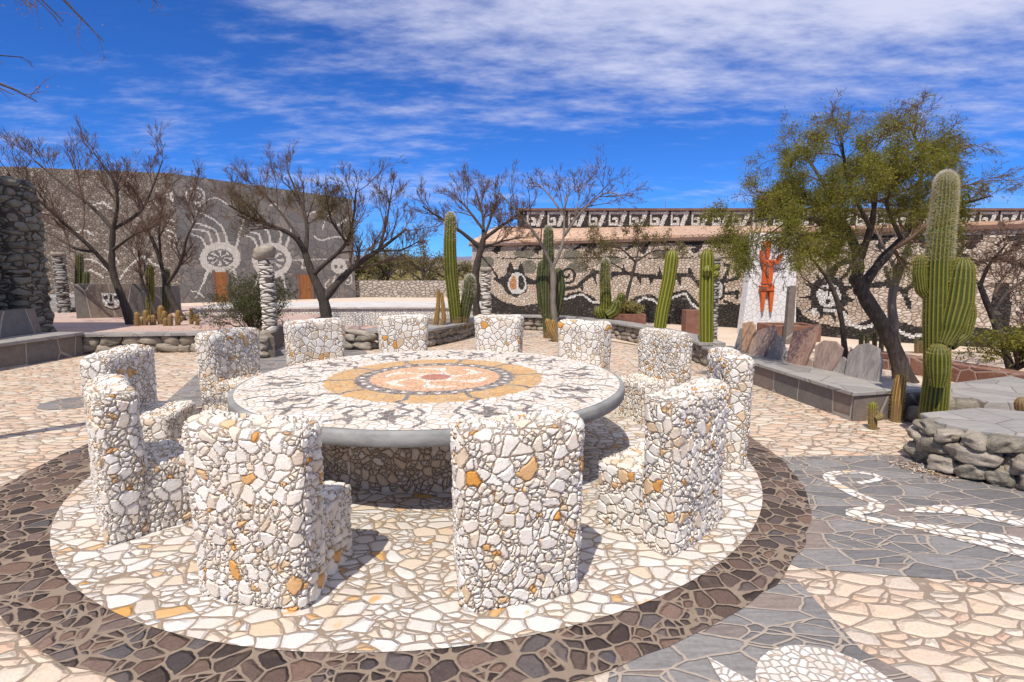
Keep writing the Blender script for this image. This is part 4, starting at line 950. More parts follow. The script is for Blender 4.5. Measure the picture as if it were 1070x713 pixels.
rp, x0_, x1_, zt_ = rust_box('rust_planter', 640, 675, 337, 328.5, 15.2, 'wide low rust planter filled with golden plants')

# ------------------------------------------------------------------ plants
def leaf_quads(rng, pts, size, n, spread, elong=3.4, droop=.5):
    """n small leaf blades round every point"""
    N = len(pts)*n; c = np.repeat(pts, n, 0)+rng.normal(0, spread, (N, 3))
    a = rng.normal(0, 1, (N, 3)); a[:, 2] -= droop; a /= np.linalg.norm(a, axis=1)[:, None]
    b = np.cross(a, rng.normal(0, 1, (N, 3))); b /= np.linalg.norm(b, axis=1)[:, None]
    L = size*rng.uniform(.6, 1.3, (N, 1)); w = L/elong
    V = np.stack([c, c+a*L*.5+b*w*.5, c+a*L, c+a*L*.5-b*w*.5], 1).reshape(-1, 3)
    return V, np.arange(N*4).reshape(-1, 4)
def sprout(rng, P, Rr, nch, ratio, ang, K, up, wander, tmin, rr=.55, rmin=.003, lmin=None):
    N, K0, _ = P.shape; n = N*nch
    t_ = rng.uniform(tmin, 1, (N, nch)); t_[:, 0] = .97
    f = t_*(K0-1); i = np.minimum(f.astype(int), K0-2); fr_ = (f-i)[..., None]; idx = np.arange(N)[:, None]
    pos = P[idx, i]*(1-fr_)+P[idx, i+1]*fr_; d = P[idx, i+1]-P[idx, i]; d /= np.linalg.norm(d, axis=2, keepdims=True)+1e-9
    rad = Rr[idx, i]*(1-fr_[..., 0])+Rr[idx, i+1]*fr_[..., 0]
    Lp = np.linalg.norm(np.diff(P, axis=1), axis=2).sum(1)[:, None]
    L = Lp*ratio*rng.uniform(.55, 1.25, (N, nch))*(1.15-.45*t_)
    if lmin: L = np.maximum(L, lmin)
    pos, d, rad, L = pos.reshape(n, 3), d.reshape(n, 3), rad.reshape(n), L.reshape(n)
    q = np.cross(d, rng.normal(0, 1, (n, 3))); q /= np.linalg.norm(q, axis=1)[:, None]+1e-9
    a = R(ang)*rng.uniform(.55, 1.3, (n, 1)); dv = d*np.cos(a)+q*np.sin(a); dv[:, 2] += up; dv /= np.linalg.norm(dv, axis=1)[:, None]
    out = np.zeros((n, K, 3)); out[:, 0] = pos
    for k in range(1, K):
        dv = dv+rng.normal(0, wander, (n, 3)); dv[:, 2] += up*.25; dv /= np.linalg.norm(dv, axis=1)[:, None]
        out[:, k] = out[:, k-1]+dv*(L/(K-1))[:, None]
    r0 = np.maximum(rad*rr, rmin); ro = r0[:, None]*np.linspace(1, .4, K)[None]
    return out, np.maximum(ro, rmin*.6)
def tree(name, Y, stems, label, seed, lev=((7, .5, 45), (5, .5, 42), (5, .5, 40)), up=.22, bark='bark_dark', twig='twig', leaf=None, leafn=0, leafsize=.06, leafspread=.05, z0=0., rmin=.004, wander=.22, group=None, cat='tree', leaf_filter=None, spread=1.1, base_scale=1., tmin=.3, trunk_mats=None):
    """stems: list of (photo polyline with radius in m at start/end, trunk?) at distance Y; depth wanders for the limbs"""
    rng = np.random.default_rng(seed)
    S0 = []; limbs = []
    base = at(*stems[0][0][0], Y)
    e = empty(name, (base[0], Y, z0), label, cat, group)
    tv, tf, off = [], [], 0; jv, jf, joff = [], [], 0
    node_depth = {}
    for k, (pts, r0, r1, y_end) in enumerate(stems):
        n = len(pts); y_start = node_depth.get(pts[0], 0.)
        W3 = []
        for i, p in enumerate(pts):
            dy = y_start+(y_end-y_start)*i/(n-1); W3.append(at(p[0], p[1], Y+dy)); node_depth[p] = dy
        if k == 0 or pts[0][1] > stems[0][0][0][1]-3: W3[0][2] = min(W3[0][2], z0-.02)
        W3 = np.array(W3); Q = smooth_path(W3, 12)
        rad = np.linspace(r0, r1, 12)
        if k == 0: rad[0] *= 1.35; rad[1] *= 1.1
        rad = rad*(1+.08*rng.normal(0, 1, 12))
        v, f = tubes(Q[None], rad[None], 9); tv.append(v); tf.append(f+off); off += len(v)
        for q_, r_ in ((Q[0], rad[0]), (Q[-1], rad[-1])):           # round the joints
            iv, if_ = ico(2); v = np.array(iv)*r_*1.0+q_; jv.append(v); jf.append(np.array(if_)+joff); joff += len(v)
        limbs.append((Q, rad))
    from_np('trunk', np.concatenate(tv+jv), [np.concatenate(tf), np.concatenate(jf)+off], M[bark], e)
    LP = np.array([l[0] for l in limbs[1:]]); LR = np.array([l[1] for l in limbs[1:]])
    cv, cf, off = [], [], 0
    P, Rr = LP, LR; term = []
    for li, (nch, ratio, ang) in enumerate(lev):
        P, Rr = sprout(rng, P, Rr, nch, ratio, ang, 6 if li == 0 else 5, up*(1 if li < 2 else .7), wander*(.6, .4, .32, .3)[li], tmin if li == 0 else .2, .55, rmin)
        v, f = tubes(P, Rr, 5 if li == 0 else 3); cv.append(v); cf.append(f+off); off += len(v)
        if li >= len(lev)-2: term.append(P.reshape(-1, 3))
    V = np.concatenate(cv); Fq = np.concatenate(cf); mi = np.zeros(len(Fq), int); mats = [M[twig]]
    if leaf and leafn:
        T = term[-1]
        if leaf_filter is not None:
            T = T[leaf_filter(T, rng)]
        lv, lf = leaf_quads(rng, T, leafsize, leafn, leafspread)
        V = np.concatenate([V, lv]); Fq = np.concatenate([Fq, lf+off]); mi = np.r_[mi, np.ones(len(lf), int)]; mats.append(M[leaf])
    from_np('crown', V, Fq, mats, e, mi)
    return e
tree('bare_tree', 13.6, [([(138, 339), (128, 312), (116, 283), (117, 262), (118, 240)], .10, .06, 0),
     ([(116, 283), (100, 263), (72, 238), (38, 207), (8, 182)], .055, .018, -1.0), ([(118, 240), (98, 217), (66, 193), (36, 168)], .05, .015, .6),
     ([(118, 240), (124, 214), (120, 188), (98, 160)], .05, .015, -.4), ([(118, 240), (148, 223), (160, 195), (170, 168)], .045, .014, .8), ([(117, 262), (140, 245), (165, 235)], .04, .014, -.8), ([(100, 263), (80, 262), (55, 245), (20, 232)], .035, .012, .6)],
     'leaning bare brown tree, leftmost of the trees before the brown pebble wall', 11, lev=((9, .40, 44), (7, .58, 38), (6, .62, 32), (3, .62, 28)), z0=.36, up=.24)
tree('bare_tree', 14.6, [([(194, 340), (180, 316), (172, 295), (168, 270), (158, 248)], .085, .04, 0),
     ([(172, 300), (186, 282), (193, 262), (194, 248), (204, 232)], .05, .02, -.4), ([(158, 248), (148, 228), (140, 205)], .03, .012, .6), ([(168, 270), (166, 240), (170, 215)], .035, .012, -.5), ([(204, 232), (196, 212), (204, 195)], .02, .01, .5),
     ([(168, 337), (155, 312), (147, 290), (145, 262)], .06, .02, .5)],
     'slender bare tree with two thin stems at the corner of the bird building', 12, lev=((9, .40, 44), (7, .58, 38), (6, .62, 32), (3, .62, 28)), z0=.36, up=.24)
def part_leaf(frac, box=None):
    def f(T, rng):
        k = rng.random(len(T)) < frac
        if box is not None:
            x, y = proj(T); k &= (x > box[0]) & (x < box[2]) & (y > box[1]) & (y < box[3])
        return k
    return f
tree('bare_tree', 13.0, [([(342, 336), (340, 318), (335, 304), (326, 288), (319, 265)], .15, .075, 0),
     ([(319, 265), (312, 248), (290, 238), (262, 228), (240, 215)], .07, .02, -.8), ([(339, 312), (350, 298), (372, 276), (396, 262), (424, 240)], .10, .025, .6),
     ([(326, 288), (346, 270), (364, 256), (370, 228), (372, 198)], .06, .018, -.6), ([(319, 265), (322, 235), (312, 205), (300, 178)], .055, .016, .7), ([(396, 262), (404, 232), (410, 195)], .04, .014, .9),
     ([(312, 248), (292, 220), (268, 195)], .04, .014, 1.0), ([(396, 262), (420, 262), (438, 252)], .03, .012, -.4), ([(364, 256), (345, 230), (340, 200)], .035, .014, -.9)],
     'broad bare tree forking low, in front of the bird building', 13, lev=((9, .40, 44), (7, .58, 38), (6, .62, 32), (3, .62, 28)), leaf='leaf_dry', leafn=2, leafsize=.045, leaf_filter=part_leaf(.22, (235, 195, 375, 255)), up=.18)
tree('bare_tree', 16.2, [([(500, 334), (496, 305), (497, 278), (503, 260), (505, 250)], .15, .085, 0),
     ([(503, 260), (482, 242), (460, 228), (442, 216)], .07, .018, -.6), ([(505, 250), (505, 225), (496, 197)], .06, .016, .5), ([(505, 250), (526, 235), (546, 220)], .06, .018, -.5), ([(503, 260), (524, 252), (548, 248)], .045, .014, .8), ([(505, 240), (486, 215), (470, 200)], .045, .014, .9), ([(505, 250), (516, 220), (522, 198)], .045, .014, .2)],
     'dark bare tree between the tall cactus and the mural left end', 14, lev=((9, .40, 44), (7, .58, 38), (6, .62, 32), (3, .62, 28)), up=.24)
tree('bare_tree', 13.2, [([(584, 353), (579, 330), (577, 312), (579, 295), (577, 280)], .085, .065, 0),
     ([(577, 280), (565, 252), (545, 226), (522, 202)], .045, .012, -.5), ([(577, 280), (585, 266), (590, 246), (589, 225), (592, 203)], .05, .013, .3), ([(590, 246), (610, 217), (636, 198), (650, 206)], .035, .01, -.4), ([(589, 225), (575, 205), (560, 190)], .028, .01, .7), ([(590, 246), (602, 226), (606, 198)], .028, .01, .8)],
     'bare tree with pale grey trunk rising before the cactus cluster', 15, lev=((8, .5, 45), (6, .5, 42), (5, .5, 40), (3, .55, 38)), bark='bark_pale', up=.14)
tree('small_tree', 15.6, [([(650, 331), (655, 308), (661, 288), (664, 274)], .06, .04, 0), ([(664, 274), (650, 260), (632, 255)], .03, .01, -.4), ([(664, 274), (668, 258), (662, 245)], .03, .01, .4), ([(664, 274), (682, 262), (700, 262)], .03, .01, .3), ([(661, 288), (640, 275), (622, 270)], .025, .01, -.3)],
     'small loose green tree behind the cactus with rounded arms', 16, lev=((7, .55, 45), (5, .55, 42), (4, .72, 36)), leaf='leaf_dry', leafn=3, leafsize=.07, leaf_filter=part_leaf(.55), up=.1)
def right_leaf(T, rng):
    x, y = proj(T)
    k = rng.random(len(T)) < np.where((x < 1005) & (y > 122), np.where(((x < 815) & (y < 205)) | (y < 150), .35, .95), .08)
    k &= ~((x > 782) & (x < 824) & (y > 256))
    return k & ((x > 775) | (y > 215))
tree('mesquite_tree', 8.3, [([(946, 404), (938, 372), (922, 338), (902, 310), (895, 292)], .135, .10, 0),
     ([(895, 292), (898, 272), (893, 252), (880, 236), (856, 216), (836, 196)], .085, .02, .6), ([(898, 304), (920, 272), (942, 250), (968, 220), (1004, 190)], .085, .02, .5),
     ([(898, 272), (910, 240), (916, 200), (906, 158)], .06, .016, -.5), ([(880, 236), (850, 228), (816, 226), (782, 232)], .045, .012, -.7), ([(942, 250), (960, 205), (966, 160), (950, 132)], .05, .014, .8),
     ([(893, 252), (868, 205), (846, 168), (832, 150)], .045, .012, .9), ([(968, 220), (1000, 215), (1035, 205)], .04, .012, -.5), ([(916, 200), (938, 165), (985, 145)], .035, .012, .4), ([(856, 216), (820, 205), (790, 200)], .035, .012, .7), ([(893, 252), (862, 244), (832, 246)], .035, .012, -.9), ([(910, 240), (885, 190), (880, 150)], .035, .012, -1.2), ([(942, 250), (925, 215), (930, 180)], .035, .012, -1.2)],
     'spreading mesquite tree with dark twisted trunk and feathery olive foliage', 17, lev=((9, .40, 52), (7, .5, 45), (6, .5, 42), (3, .55, 40)), leaf='leaf', leafn=3, leafsize=.036, leafspread=.055, leaf_filter=right_leaf, up=-.06, rmin=.0035, cat='tree')
tree('bare_tree', 10.2, [([(938, 372), (934, 340), (930, 312), (938, 285), (948, 262)], .085, .06, 0), ([(948, 262), (952, 238), (946, 210)], .05, .015, .4), ([(938, 285), (925, 262), (915, 240)], .04, .014, .3)],
     'pale trunked tree just behind the dark mesquite trunk', 18, lev=((5, .5, 42), (4, .5, 40), (4, .5, 38)), bark='bark_pale', up=.2)
tree('small_tree', 10.4, [([(884, 368), (880, 335), (872, 305), (864, 290)], .055, .04, 0), ([(864, 290), (848, 270), (832, 258)], .035, .01, -.3), ([(864, 290), (866, 268), (870, 250)], .03, .01, .3), ([(872, 305), (852, 300), (838, 290)], .025, .01, .3)],
     'thin dark leaning tree in front of the round sun face', 19, lev=((5, .5, 42), (4, .5, 42), (4, .5, 40)), leaf='leaf', leafn=3, leaf_filter=part_leaf(.5, (830, 225, 900, 282)), up=.14)
tree('dry_tree', 8.8, [([(1060, 398), (1050, 365), (1036, 330), (1024, 298)], .06, .04, 0), ([(1024, 298), (1034, 275), (1052, 255)], .035, .012, -.4), ([(1036, 330), (1052, 305), (1075, 290)], .035, .012, .4), ([(1024, 298), (1008, 280), (1000, 262)], .028, .01, .4), ([(1050, 365), (1072, 340), (1092, 320)], .03, .01, -.3), ([(1036, 330), (1040, 300), (1066, 270)], .03, .01, .8)],
     'tangled dry brown tree at the right edge behind the big cactus', 20, lev=((9, .55, 50), (7, .55, 48), (6, .5, 45), (4, .5, 45)), up=.02, wander=.3)
# overhanging tree on the left, its trunk just outside the picture
tree('overhanging_tree', 4.4, [([(-230, 560), (-235, 380), (-215, 240), (-190, 150)], .13, .08, 0), ([(-190, 150), (-110, 90), (-40, 78), (6, 85), (38, 106)], .04, .004, -.2), ([(-190, 150), (-120, 40), (-30, -30), (48, -12), (66, 22)], .04, .004, .3), ([(-120, 40), (-60, -60), (30, -40), (76, 10), (108, 43)], .03, .003, .0),
     ([(-110, 90), (-50, 55), (0, 58), (24, 60)], .02, .003, .4), ([(-30, -30), (60, -60), (130, -28), (165, 4)], .02, .003, .5), ([(-30, -30), (14, -12), (28, 6)], .015, .003, -.3)],
     'bare thorny tree whose twigs hang into the top left corner', 22, lev=((6, .16, 50), (3, .5, 45)), up=-.05, rmin=.0018, leaf='leaf_rust', leafn=1, leafsize=.03, leaf_filter=part_leaf(.12))
# distant trees beyond the dry stone wall
far_specs = [(405, 43, 307, 262, 'twig_grey', 'leaf_dry', .15, 31, 'sparse grey tree beyond the dry stone wall, right of the bird building'), (442, 40, 306, 258, 'twig_grey', 'leaf_dry', .12, 32, 'taller sparse grey tree beyond the dry stone wall, left of the tall cactus'),
             (384, 52, 303, 272, 'twig_grey', 'leaf_bush', .9, 33, 'dense dark green tree beyond the dry stone wall beside the bird building'), (418, 58, 301, 272, 'twig_grey', 'leaf_dry', .25, 34, 'hazy khaki tree far behind the sparse grey trees'), (466, 48, 303, 275, 'twig_grey', 'leaf_dry', .15, 35, 'low khaki tree beyond the dry stone wall behind the tall cactus'), (487, 55, 300, 278, 'twig_grey', 'leaf_dry', .2, 36, 'low sparse tree beyond the wall between cactus and dark bare tree'), (360, 56, 302, 268, 'twig_grey', 'leaf_bush', .9, 37, 'dark green tree showing past the bird building right end')]
for px_, Y, yb, yt, tw, lf, fr_, sd_, lab in far_specs:
    h = yb-yt
    tree('distant_tree', Y, [([(px_, yb), (px_-1, yb-h*.25), (px_+1, yb-h*.42)], .16, .12, 0), ([(px_+1, yb-h*.42), (px_-9, yb-h*.62), (px_-16, yb-h*.74)], .1, .03, -1), ([(px_+1, yb-h*.42), (px_+9, yb-h*.6), (px_+17, yb-h*.76)], .1, .03, 1), ([(px_+1, yb-h*.42), (px_, yb-h*.65), (px_+2, yb-h*.88)], .1, .03, .5), ([(px_-1, yb-h*.25), (px_-10, yb-h*.4), (px_-18, yb-h*.5)], .08, .03, 1.2)],
         lab, sd_, lev=((7, .5, 48), (5, .55, 45), (4, .55, 42)), twig=tw, leaf=lf, leafn=5, leafsize=.24, leafspread=.22, leaf_filter=part_leaf(fr_), rmin=.012, group='trees beyond the dry stone wall', up=.1)
# round bush beside the boulder-topped column
def bush(name, c, rad, n, label, leaf, seed, size=.06, stems=26):
    rng = np.random.default_rng(seed); e = empty(name, c, label, 'bush')
    a = rng.uniform(0, 2*np.pi, stems); sp = rng.uniform(.2, 1., stems)
    P = np.zeros((stems, 6, 3))
    for k in range(6):
        q = k/5; P[:, k, 0] = c[0]+np.cos(a)*sp*rad[0]*q*1.0; P[:, k, 1] = c[1]+np.sin(a)*sp*rad[1]*q; P[:, k, 2] = c[2]+rad[2]*(1.05-.45*sp**2)*q**.75
    P[:, 1:] += rng.normal(0, .03, (stems, 5, 3))
    Rr = np.linspace(.018, .006, 6)[None].repeat(stems, 0)
    v, f = tubes(P, Rr, 5); from_np('stem', v, f, M['twig'], e)
    P1, R1 = sprout(rng, P, Rr, 8, .45, 50, 5, .1, .25, .25, .6, .003); P2, R2 = sprout(rng, P1, R1, 4, .5, 45, 4, 0, .25, .2, .6, .003)
    v1, f1 = tubes(P1, R1, 3); v2, f2 = tubes(P2, R2, 3); lv, lf = leaf_quads(rng, P2.reshape(-1, 3), size, n, .04)
    from_np('foliage', np.concatenate([v1, v2, lv]), np.concatenate([f1, f2+len(v1), lf+len(v1)+len(v2)]), [M['twig'], M[leaf]], e, np.r_[np.zeros(len(f1)+len(f2), int), np.ones(len(lf), int)])
    return e
b = at(266, 345, 12.7); bush('round_bush', (b[0], 12.7, .0), (1.0, .9, 1.3), 3, 'wide olive green bush around the boulder topped column', 'leaf_bush', 41)
b = at(1062, 395, 8.0); bush('leafy_bush', (b[0], 8.0, .25), (.55, .5, .5), 2, 'low leafy bush at the right edge on the rust block wall', 'leaf', 42, .07, 14)
g = at(657, 330, 15.2); bush('golden_plant', (g[0], 15.55, zt_-.05), (.42, .25, .25), 3, 'low golden plants filling the wide rust planter', 'grass', 43, .07, 16)

def rib_mesh(path, rad, ribs, depth=.13, top=True, K=44, per=4):
    P = smooth_path(path, K); r = np.interp(np.linspace(0, 1, K), np.linspace(0, 1, len(rad)), rad).astype(float)
    d = np.r_[0, np.cumsum(np.linalg.norm(np.diff(P, axis=0), axis=1))]; rest = d[-1]-d; r_end = rad[-1]
    dome = np.sqrt(np.clip(1-(1-np.clip(rest/(r_end*1.5), 0, 1))**2, 0, 1)); 
    # extra rings in the dome
    ext = np.sort(np.r_[d, d[-1]-r_end*1.5*np.array([.02, .06, .12, .2, .32, .5])])
    P = np.array([np.interp(ext, d, P[:, k]) for k in range(3)]).T; r = np.interp(ext, d, r); rest = ext[-1]-ext
    dome = np.sqrt(np.clip(1-(1-np.clip(rest/(r_end*1.5), 0, 1))**2, 0, 1)); r = r*np.maximum(dome, .03)
    K = len(P); T = np.gradient(P, axis=0); T /= np.linalg.norm(T, axis=1)[:, None]+1e-9
    A = np.cross(T, [0, 1., 0]); A /= np.linalg.norm(A, axis=1)[:, None]; B = np.cross(T, A)
    n = ribs*per; th = 2*np.pi*np.arange(n)/n; cr = .5+.5*np.cos(th*ribs); cr = cr**.8
    prof = 1-depth+depth*cr*1.25
    V = P[:, None]+(r[:, None]*prof[None])[..., None]*(A[:, None]*np.cos(th)[None, :, None]+B[:, None]*np.sin(th)[None, :, None])
    ii, jj = np.meshgrid(np.arange(K-1), np.arange(n), indexing='ij')
    F = np.stack([ii*n+jj, ii*n+(jj+1) % n, (ii+1)*n+(jj+1) % n, (ii+1)*n+jj], -1).reshape(-1, 4)
    crest = np.broadcast_to(cr, (K, n)).ravel()
    return V.reshape(-1, 3), F, crest, (P, r, A, B, ext, ribs, depth)
def spine_mesh(info, rng, step, ln, w, per=4, fuzz=0., fuzz_from=.75, prob=1.):
    P, r, A, B, d, ribs, depth = info; out = []; base = []
    s = d[0]+step*.5
    while s < d[-1]:
        i = [np.interp(s, d, P[:, k]) for k in range(3)]; rad = np.interp(s, d, r); a = np.array([np.interp(s, d, A[:, k]) for k in range(3)]); b = np.array([np.interp(s, d, B[:, k]) for k in range(3)])
        tt = s/d[-1]; m = per+(int(fuzz) if tt > fuzz_from and rng.random() < (tt-fuzz_from)/(1-fuzz_from)+.3 else 0)
        for q in range(ribs):
            if rng.random() > prob: continue
            th = 2*math.pi*q/ribs; nrm = a*math.cos(th)+b*math.sin(th); p = np.array(i)+nrm*rad*(1+depth*.25-.01)
            for _ in range(m): base.append(p); out.append(nrm)
        s += step*rng.uniform(.85, 1.15)
    if not base: return np.zeros((0, 3)), np.zeros((0, 3), int)
    b = np.array(base); nn = np.array(out); N = len(b)
    dv = nn*.8+rng.normal(0, .55, (N, 3)); dv /= np.linalg.norm(dv, axis=1)[:, None]
    sd_ = np.cross(dv, rng.normal(0, 1, (N, 3))); sd_ /= np.linalg.norm(sd_, axis=1)[:, None]
    L = ln*rng.uniform(.5, 1.3, (N, 1)); V = np.stack([b-sd_*w/2, b+sd_*w/2, b+dv*L], 1).reshape(-1, 3)
    return V, np.arange(N*3).reshape(-1, 3)
def wool_mesh(info, rng, frm, ln, w, N):
    P, r, A, B, d, ribs, depth = info
    tt = 1-(1-frm)*rng.uniform(0, 1, N)**1.7; s = tt*d[-1]; th = rng.uniform(0, 2*np.pi, N)
    f = lambda X: np.stack([np.interp(s, d, X[:, k]) for k in range(3)], 1)
    nn = f(A)*np.cos(th)[:, None]+f(B)*np.sin(th)[:, None]; b = f(P)+nn*(np.interp(s, d, r))[:, None]*.97
    dv = nn+rng.normal(0, .5, (N, 3)); dv[:, 2] += .35; dv /= np.linalg.norm(dv, axis=1)[:, None]
    sd_ = np.cross(dv, rng.normal(0, 1, (N, 3))); sd_ /= np.linalg.norm(sd_, axis=1)[:, None]
    L = ln*rng.uniform(.5, 1.3, (N, 1)); V = np.stack([b-sd_*w/2, b+sd_*w/2, b+dv*L], 1).reshape(-1, 3)
    return V, np.arange(N*3).reshape(-1, 3)
def cactus(name, stems, label, m='cactus', ribs=16, seed=1, spine='spine', step=.05, ln=.03, w=.002, per=3, fuzz=0, cat='cactus', group=None, fuzz_from=.75, depth=.13, K=44):
    """stems: (part name, world path, radii)"""
    rng = np.random.default_rng(seed); p0 = stems[0][1][0]
    e = empty(name, (p0[0], p0[1], p0[2]), label, cat, group)
    for nm, path, rad in stems:
        V, F, cr, info = rib_mesh(path, rad, ribs if nm == 'stem' else max(8, int(ribs*.8)), depth, K=K)
        o = from_np(nm, V, F, M[m], e, attrs={'crest': cr})
        if per:
            sv, sf = spine_mesh(info, rng, step, ln, w, per, fuzz, fuzz_from)
            so = from_np('spines', sv, sf, M[spine], e, smooth=False); so.parent = o; so['kind'] = 'stuff'; so.location = (0, 0, 0)
            if fuzz and nm == 'stem':
                wv_, wf_ = wool_mesh(info, rng, fuzz_from, ln*1.25, w*.9, int(fuzz*fuzz*44))
                wo = from_np('wool', wv_, wf_, M['wool'], e, smooth=False); wo.parent = o; wo['kind'] = 'stuff'
    return e
def pxp(Y, *pts, z0=None, dys=None):
    W3 = [at(x, y, Y+(dys[i] if dys else 0)) for i, (x, y) in enumerate(pts)]
    if z0 is not None: W3[0][2] = z0
    return W3
# the big cactus on the right
Y = 5.55; k = Y/F_PX
k *= .8
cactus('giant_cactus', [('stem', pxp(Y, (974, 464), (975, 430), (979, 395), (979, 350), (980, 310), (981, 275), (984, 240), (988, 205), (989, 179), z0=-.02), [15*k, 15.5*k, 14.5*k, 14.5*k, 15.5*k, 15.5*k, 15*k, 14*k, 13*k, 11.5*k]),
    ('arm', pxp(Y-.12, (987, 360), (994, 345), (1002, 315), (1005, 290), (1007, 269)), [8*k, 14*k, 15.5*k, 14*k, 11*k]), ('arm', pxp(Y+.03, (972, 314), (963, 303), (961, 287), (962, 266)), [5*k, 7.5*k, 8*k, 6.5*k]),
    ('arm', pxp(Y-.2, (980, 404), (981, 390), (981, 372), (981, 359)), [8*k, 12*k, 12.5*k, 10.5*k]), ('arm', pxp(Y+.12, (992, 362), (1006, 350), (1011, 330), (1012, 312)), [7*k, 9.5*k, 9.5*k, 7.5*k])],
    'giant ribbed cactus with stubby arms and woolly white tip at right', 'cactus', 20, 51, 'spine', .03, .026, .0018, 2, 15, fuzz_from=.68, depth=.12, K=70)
# planter cacti left of centre
Y = 13.3; k = Y/F_PX
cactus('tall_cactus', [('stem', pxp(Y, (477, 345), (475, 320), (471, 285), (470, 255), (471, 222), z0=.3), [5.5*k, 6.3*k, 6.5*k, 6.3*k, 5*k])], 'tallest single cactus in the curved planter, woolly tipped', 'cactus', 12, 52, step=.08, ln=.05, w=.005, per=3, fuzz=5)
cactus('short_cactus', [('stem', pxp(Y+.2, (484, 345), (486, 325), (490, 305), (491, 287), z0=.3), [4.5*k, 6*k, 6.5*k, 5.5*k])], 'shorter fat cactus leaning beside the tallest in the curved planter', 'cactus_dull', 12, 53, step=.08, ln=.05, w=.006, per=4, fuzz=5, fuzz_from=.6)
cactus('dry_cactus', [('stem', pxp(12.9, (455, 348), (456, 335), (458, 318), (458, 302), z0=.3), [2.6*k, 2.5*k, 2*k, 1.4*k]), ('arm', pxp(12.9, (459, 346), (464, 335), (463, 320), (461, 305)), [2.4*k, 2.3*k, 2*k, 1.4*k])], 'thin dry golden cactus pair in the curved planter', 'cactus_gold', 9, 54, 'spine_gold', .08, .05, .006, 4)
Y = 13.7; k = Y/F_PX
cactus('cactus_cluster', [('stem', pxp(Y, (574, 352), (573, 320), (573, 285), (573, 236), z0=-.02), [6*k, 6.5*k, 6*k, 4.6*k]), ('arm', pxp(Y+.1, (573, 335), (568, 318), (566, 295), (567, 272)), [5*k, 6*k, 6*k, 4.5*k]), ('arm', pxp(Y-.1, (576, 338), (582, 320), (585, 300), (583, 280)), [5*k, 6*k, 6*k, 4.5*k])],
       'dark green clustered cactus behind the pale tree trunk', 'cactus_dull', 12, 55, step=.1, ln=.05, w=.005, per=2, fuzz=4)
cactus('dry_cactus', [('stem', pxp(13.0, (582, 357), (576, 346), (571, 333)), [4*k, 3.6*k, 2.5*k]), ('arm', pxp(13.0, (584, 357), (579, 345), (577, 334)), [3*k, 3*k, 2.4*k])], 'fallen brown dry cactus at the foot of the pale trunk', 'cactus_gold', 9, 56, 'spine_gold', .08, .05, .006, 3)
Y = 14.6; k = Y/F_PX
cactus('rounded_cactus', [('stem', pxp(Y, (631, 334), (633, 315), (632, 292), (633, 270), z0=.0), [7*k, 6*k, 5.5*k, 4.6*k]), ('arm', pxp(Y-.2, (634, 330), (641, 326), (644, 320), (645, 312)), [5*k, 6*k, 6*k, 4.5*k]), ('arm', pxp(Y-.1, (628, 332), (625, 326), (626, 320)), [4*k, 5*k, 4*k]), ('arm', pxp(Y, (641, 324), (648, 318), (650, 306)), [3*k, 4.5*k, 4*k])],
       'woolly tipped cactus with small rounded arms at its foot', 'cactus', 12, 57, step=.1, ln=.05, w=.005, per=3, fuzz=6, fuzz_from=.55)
Y = 12.3; k = Y/F_PX
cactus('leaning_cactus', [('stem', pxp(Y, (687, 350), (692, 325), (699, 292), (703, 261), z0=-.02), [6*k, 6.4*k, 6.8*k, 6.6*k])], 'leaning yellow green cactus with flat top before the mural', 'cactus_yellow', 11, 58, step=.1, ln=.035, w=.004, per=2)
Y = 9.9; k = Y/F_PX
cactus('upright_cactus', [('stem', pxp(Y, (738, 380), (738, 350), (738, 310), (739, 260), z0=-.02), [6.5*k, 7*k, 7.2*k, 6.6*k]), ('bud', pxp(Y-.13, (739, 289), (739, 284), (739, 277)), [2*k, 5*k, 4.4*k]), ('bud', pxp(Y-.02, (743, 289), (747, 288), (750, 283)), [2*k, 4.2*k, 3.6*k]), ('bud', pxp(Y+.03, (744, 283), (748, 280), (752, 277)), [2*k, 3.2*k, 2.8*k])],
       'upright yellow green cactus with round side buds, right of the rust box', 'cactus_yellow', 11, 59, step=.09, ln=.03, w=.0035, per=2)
# small ones
def small_cactus(px_, yb, yt, Y, wpx, label, m='cactus', z0=None, arms=(), spine='spine', seed=60, group=None, lean=0):
    k = Y/F_PX; ym = (yb+yt)/2
    stems = [('stem', pxp(Y, (px_, yb), (px_+lean*.4, ym), (px_+lean, yt), z0=z0), [wpx*.45*k, wpx*.5*k, wpx*.42*k])]
    for ax, ab, at_ in arms: stems.append(('arm', pxp(Y-.05, (px_+(ax-px_)*.3, ab), (ax, (ab*.6+at_*.4)), (ax+.5, at_)), [wpx*.3*k, wpx*.4*k, wpx*.33*k]))
    return cactus('small_cactus', stems, label, m, 11, seed, spine, max(.04, .005*Y), .03, .0004*Y, 3, 0, group=group, K=20)
small_cactus(157, 336, 277, 15.2, 8, 'green column cactus beside the face wall, left of the pair', z0=.34, seed=61)
small_cactus(174, 336, 281, 15.6, 8, 'green column cactus beside the face wall, right of the pair', m='cactus_dull', z0=.34, seed=62)
small_cactus(83, 324, 264, 17.6, 8, 'dark tall cactus between the left column and the face wall', 'cactus_dull', .34, ((90, 305, 283),), seed=67)
g_ = 'golden cacti at the foot of the left trees'
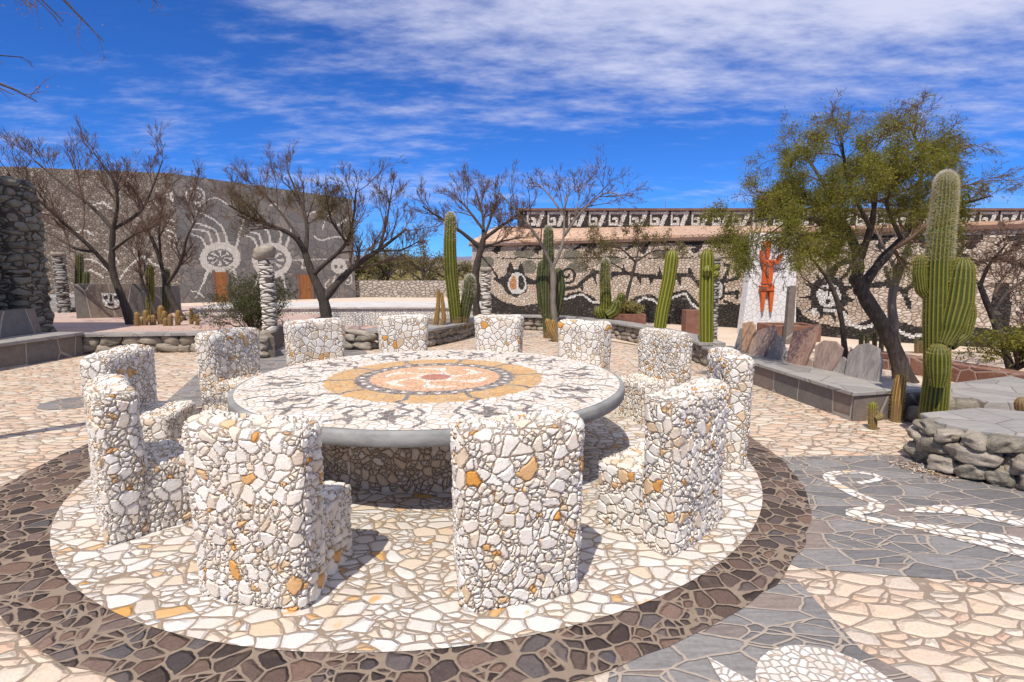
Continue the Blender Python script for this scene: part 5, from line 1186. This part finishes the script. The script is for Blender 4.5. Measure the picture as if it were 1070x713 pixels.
for i, (x, yb, yt, w_) in enumerate(((143, 339, 326, 5), (152, 339, 324, 5), (160, 340, 329, 6), (168, 338, 319, 6), (178, 340, 328, 5), (186, 340, 324, 5), (148, 341, 332, 6), (200, 339, 322, 4), (173, 341, 332, 5), (206, 338, 328, 4))):
    small_cactus(x, yb, yt, 13.2+.12*(i % 4), w_, 'small golden spiny cactus in the bed of the left bare trees', 'cactus_gold', .34, ((x+3.5, yb-3, yt+6),) if i % 2 else (), 'spine_gold', 70+i, g_)
small_cactus(912, 446, 420, 5.8, 9, 'small yellow cactus with side buds at the slate planter end', 'cactus_yellow', 0, ((920, 438, 432),), 'spine_gold', 63)
small_cactus(936, 440, 390, 6.1, 12, 'leaning brown withered cactus stump under the mesquite trunk', 'cactus_gold', 0, (), 'spine_gold', 64, lean=6)
small_cactus(980, 408, 394, 7.4, 9, 'little cactus behind the giant cactus on pink ground', 'cactus_dull', 0, (), 'spine_gold', 65, lean=-4)
small_cactus(1067, 437, 415, 5.5, 12, 'fuzzy golden cactus cut by the right picture edge', 'cactus_gold', .3, (), 'spine_gold', 66)
gd = 'little green cacti in the bed behind the mesquite'
for i, (x, yb, yt) in enumerate(((900, 364, 346), (906, 366, 350), (914, 365, 345), (921, 367, 352), (958, 368, 352), (963, 368, 356), (1024, 382, 366))):
    small_cactus(x, yb, yt, 11.2, 4.5, 'little green cactus in the sandy bed behind the mesquite', 'cactus_dull', 0, (), 'spine', 80+i, gd)

# ------------------------------------------------------------------ far land
rng = np.random.default_rng(3)
def hills(name, Y, x0, x1, h, seed, m, n=160):
    xs = np.linspace(x0, x1, n); V = []; F = []
    hs = [max(.02, .55+.6*mnoise.noise(Vector((x/(x1-x0)*7, seed, 0)))+.22*mnoise.noise(Vector((x/(x1-x0)*26, seed, 3)))) for x in xs]
    rows = ((0, 0.), (.35, .42), (.7, .8), (1., 1.), (1.5, .5), (2., 0))
    for j, (dy, f) in enumerate(rows):
        for i, x in enumerate(xs): V.append((x, Y+dy*h*2.2+mnoise.noise(Vector((x*.004, j*1.7, seed)))*h*.25, -2+h*hs[i]*f*(1+.12*mnoise.noise(Vector((x*.01, j*2.1, seed))))))
    for j in range(len(rows)-1):
        for i in range(n-1): F.append((j*n+i, j*n+i+1, (j+1)*n+i+1, (j+1)*n+i))
    o = from_np(name, V, np.array(F), m); o['kind'] = 'structure'; return o
M['hill_far'] = plain('haze_tinted_mountain_rock', (.15, .145, .2), (.2, .185, .235), .01, 1, .4, 2)  # blue-violet of distant haze is painted into the rock colour
M['hill_near'] = plain('brown_scrub_hill', (.16, .13, .1), (.22, .18, .13), .03, 1, .4, 1)
hills('mountains', 3000, -3800, 3800, 130, 2.3, M['hill_far'])
hills('hills', 700, -900, 900, 17, 7.7, M['hill_near'])
# dry brush that reads as one mass between wall and hills
bp_ = np.stack([rng.uniform(-40, 14, 2600), rng.uniform(40, 110, 2600), rng.uniform(0, 1, 2600)**2*1.3], 1)
lv, lf = leaf_quads(rng, bp_, .5, 5, .35, 2.5)
o = from_np('dry_brush', lv, lf, M['grass'], smooth=False); tag(o, 'dry ochre brush and grass beyond the stone wall', 'brush', None, 'stuff')

# fallen leaves and grit blown against walls, planters and trunks
def litter(name, label, cat, m, spots, n, size, seed):
    rng = np.random.default_rng(seed); V = []; F = []
    for k in range(n):
        a, b_, wd, z_ = spots[rng.integers(len(spots))]
        q = rng.random(); p = np.array(a)*(1-q)+np.array(b_)*q+rng.normal(0, wd, 2); L = size*rng.uniform(.5, 1.5); th = rng.uniform(0, 6.28); w = L*rng.uniform(.3, .8)
        c, s_ = math.cos(th), math.sin(th); i0 = len(V)
        for u_, v_, h_ in ((-L, 0, 0), (0, -w, .25), (L, 0, .1), (0, w, .3)): V.append((p[0]+u_*c-v_*s_, p[1]+u_*s_+v_*c, z_+.004+h_*L))
        F.append((i0, i0+1, i0+2, i0+3))
    o = from_np(name, V, np.array(F), M[m], smooth=False); tag(o, label, cat, None, 'stuff')
sp_ = [((3.45, 9.7), (3.7, 6.2), .10, .01), ((3.5, 4.75), (3.6, 4.4), .07, .01), ((3.7, 5.9), (3.5, 5.0), .2, .01), ((-1.8, 11.8), (-.9, 14), .2, .01), ((.6, 15), (3.2, 10.6), .25, .01), ((-8.6, 10.8), (-5.6, 11.5), .12, .01), ((4.9, 7), (6.4, 9), .5, .016), ((-8, 12), (-5.8, 13), .5, .362)]
litter('fallen_leaves', 'dry brown leaf litter at the feet of the planters', 'leaves', 'leaf_rust', sp_, 700, .014, 5)
litter('loose_grit', 'pale loose stone chips along the paving edges', 'grit', 'sand', sp_, 900, .010, 6)
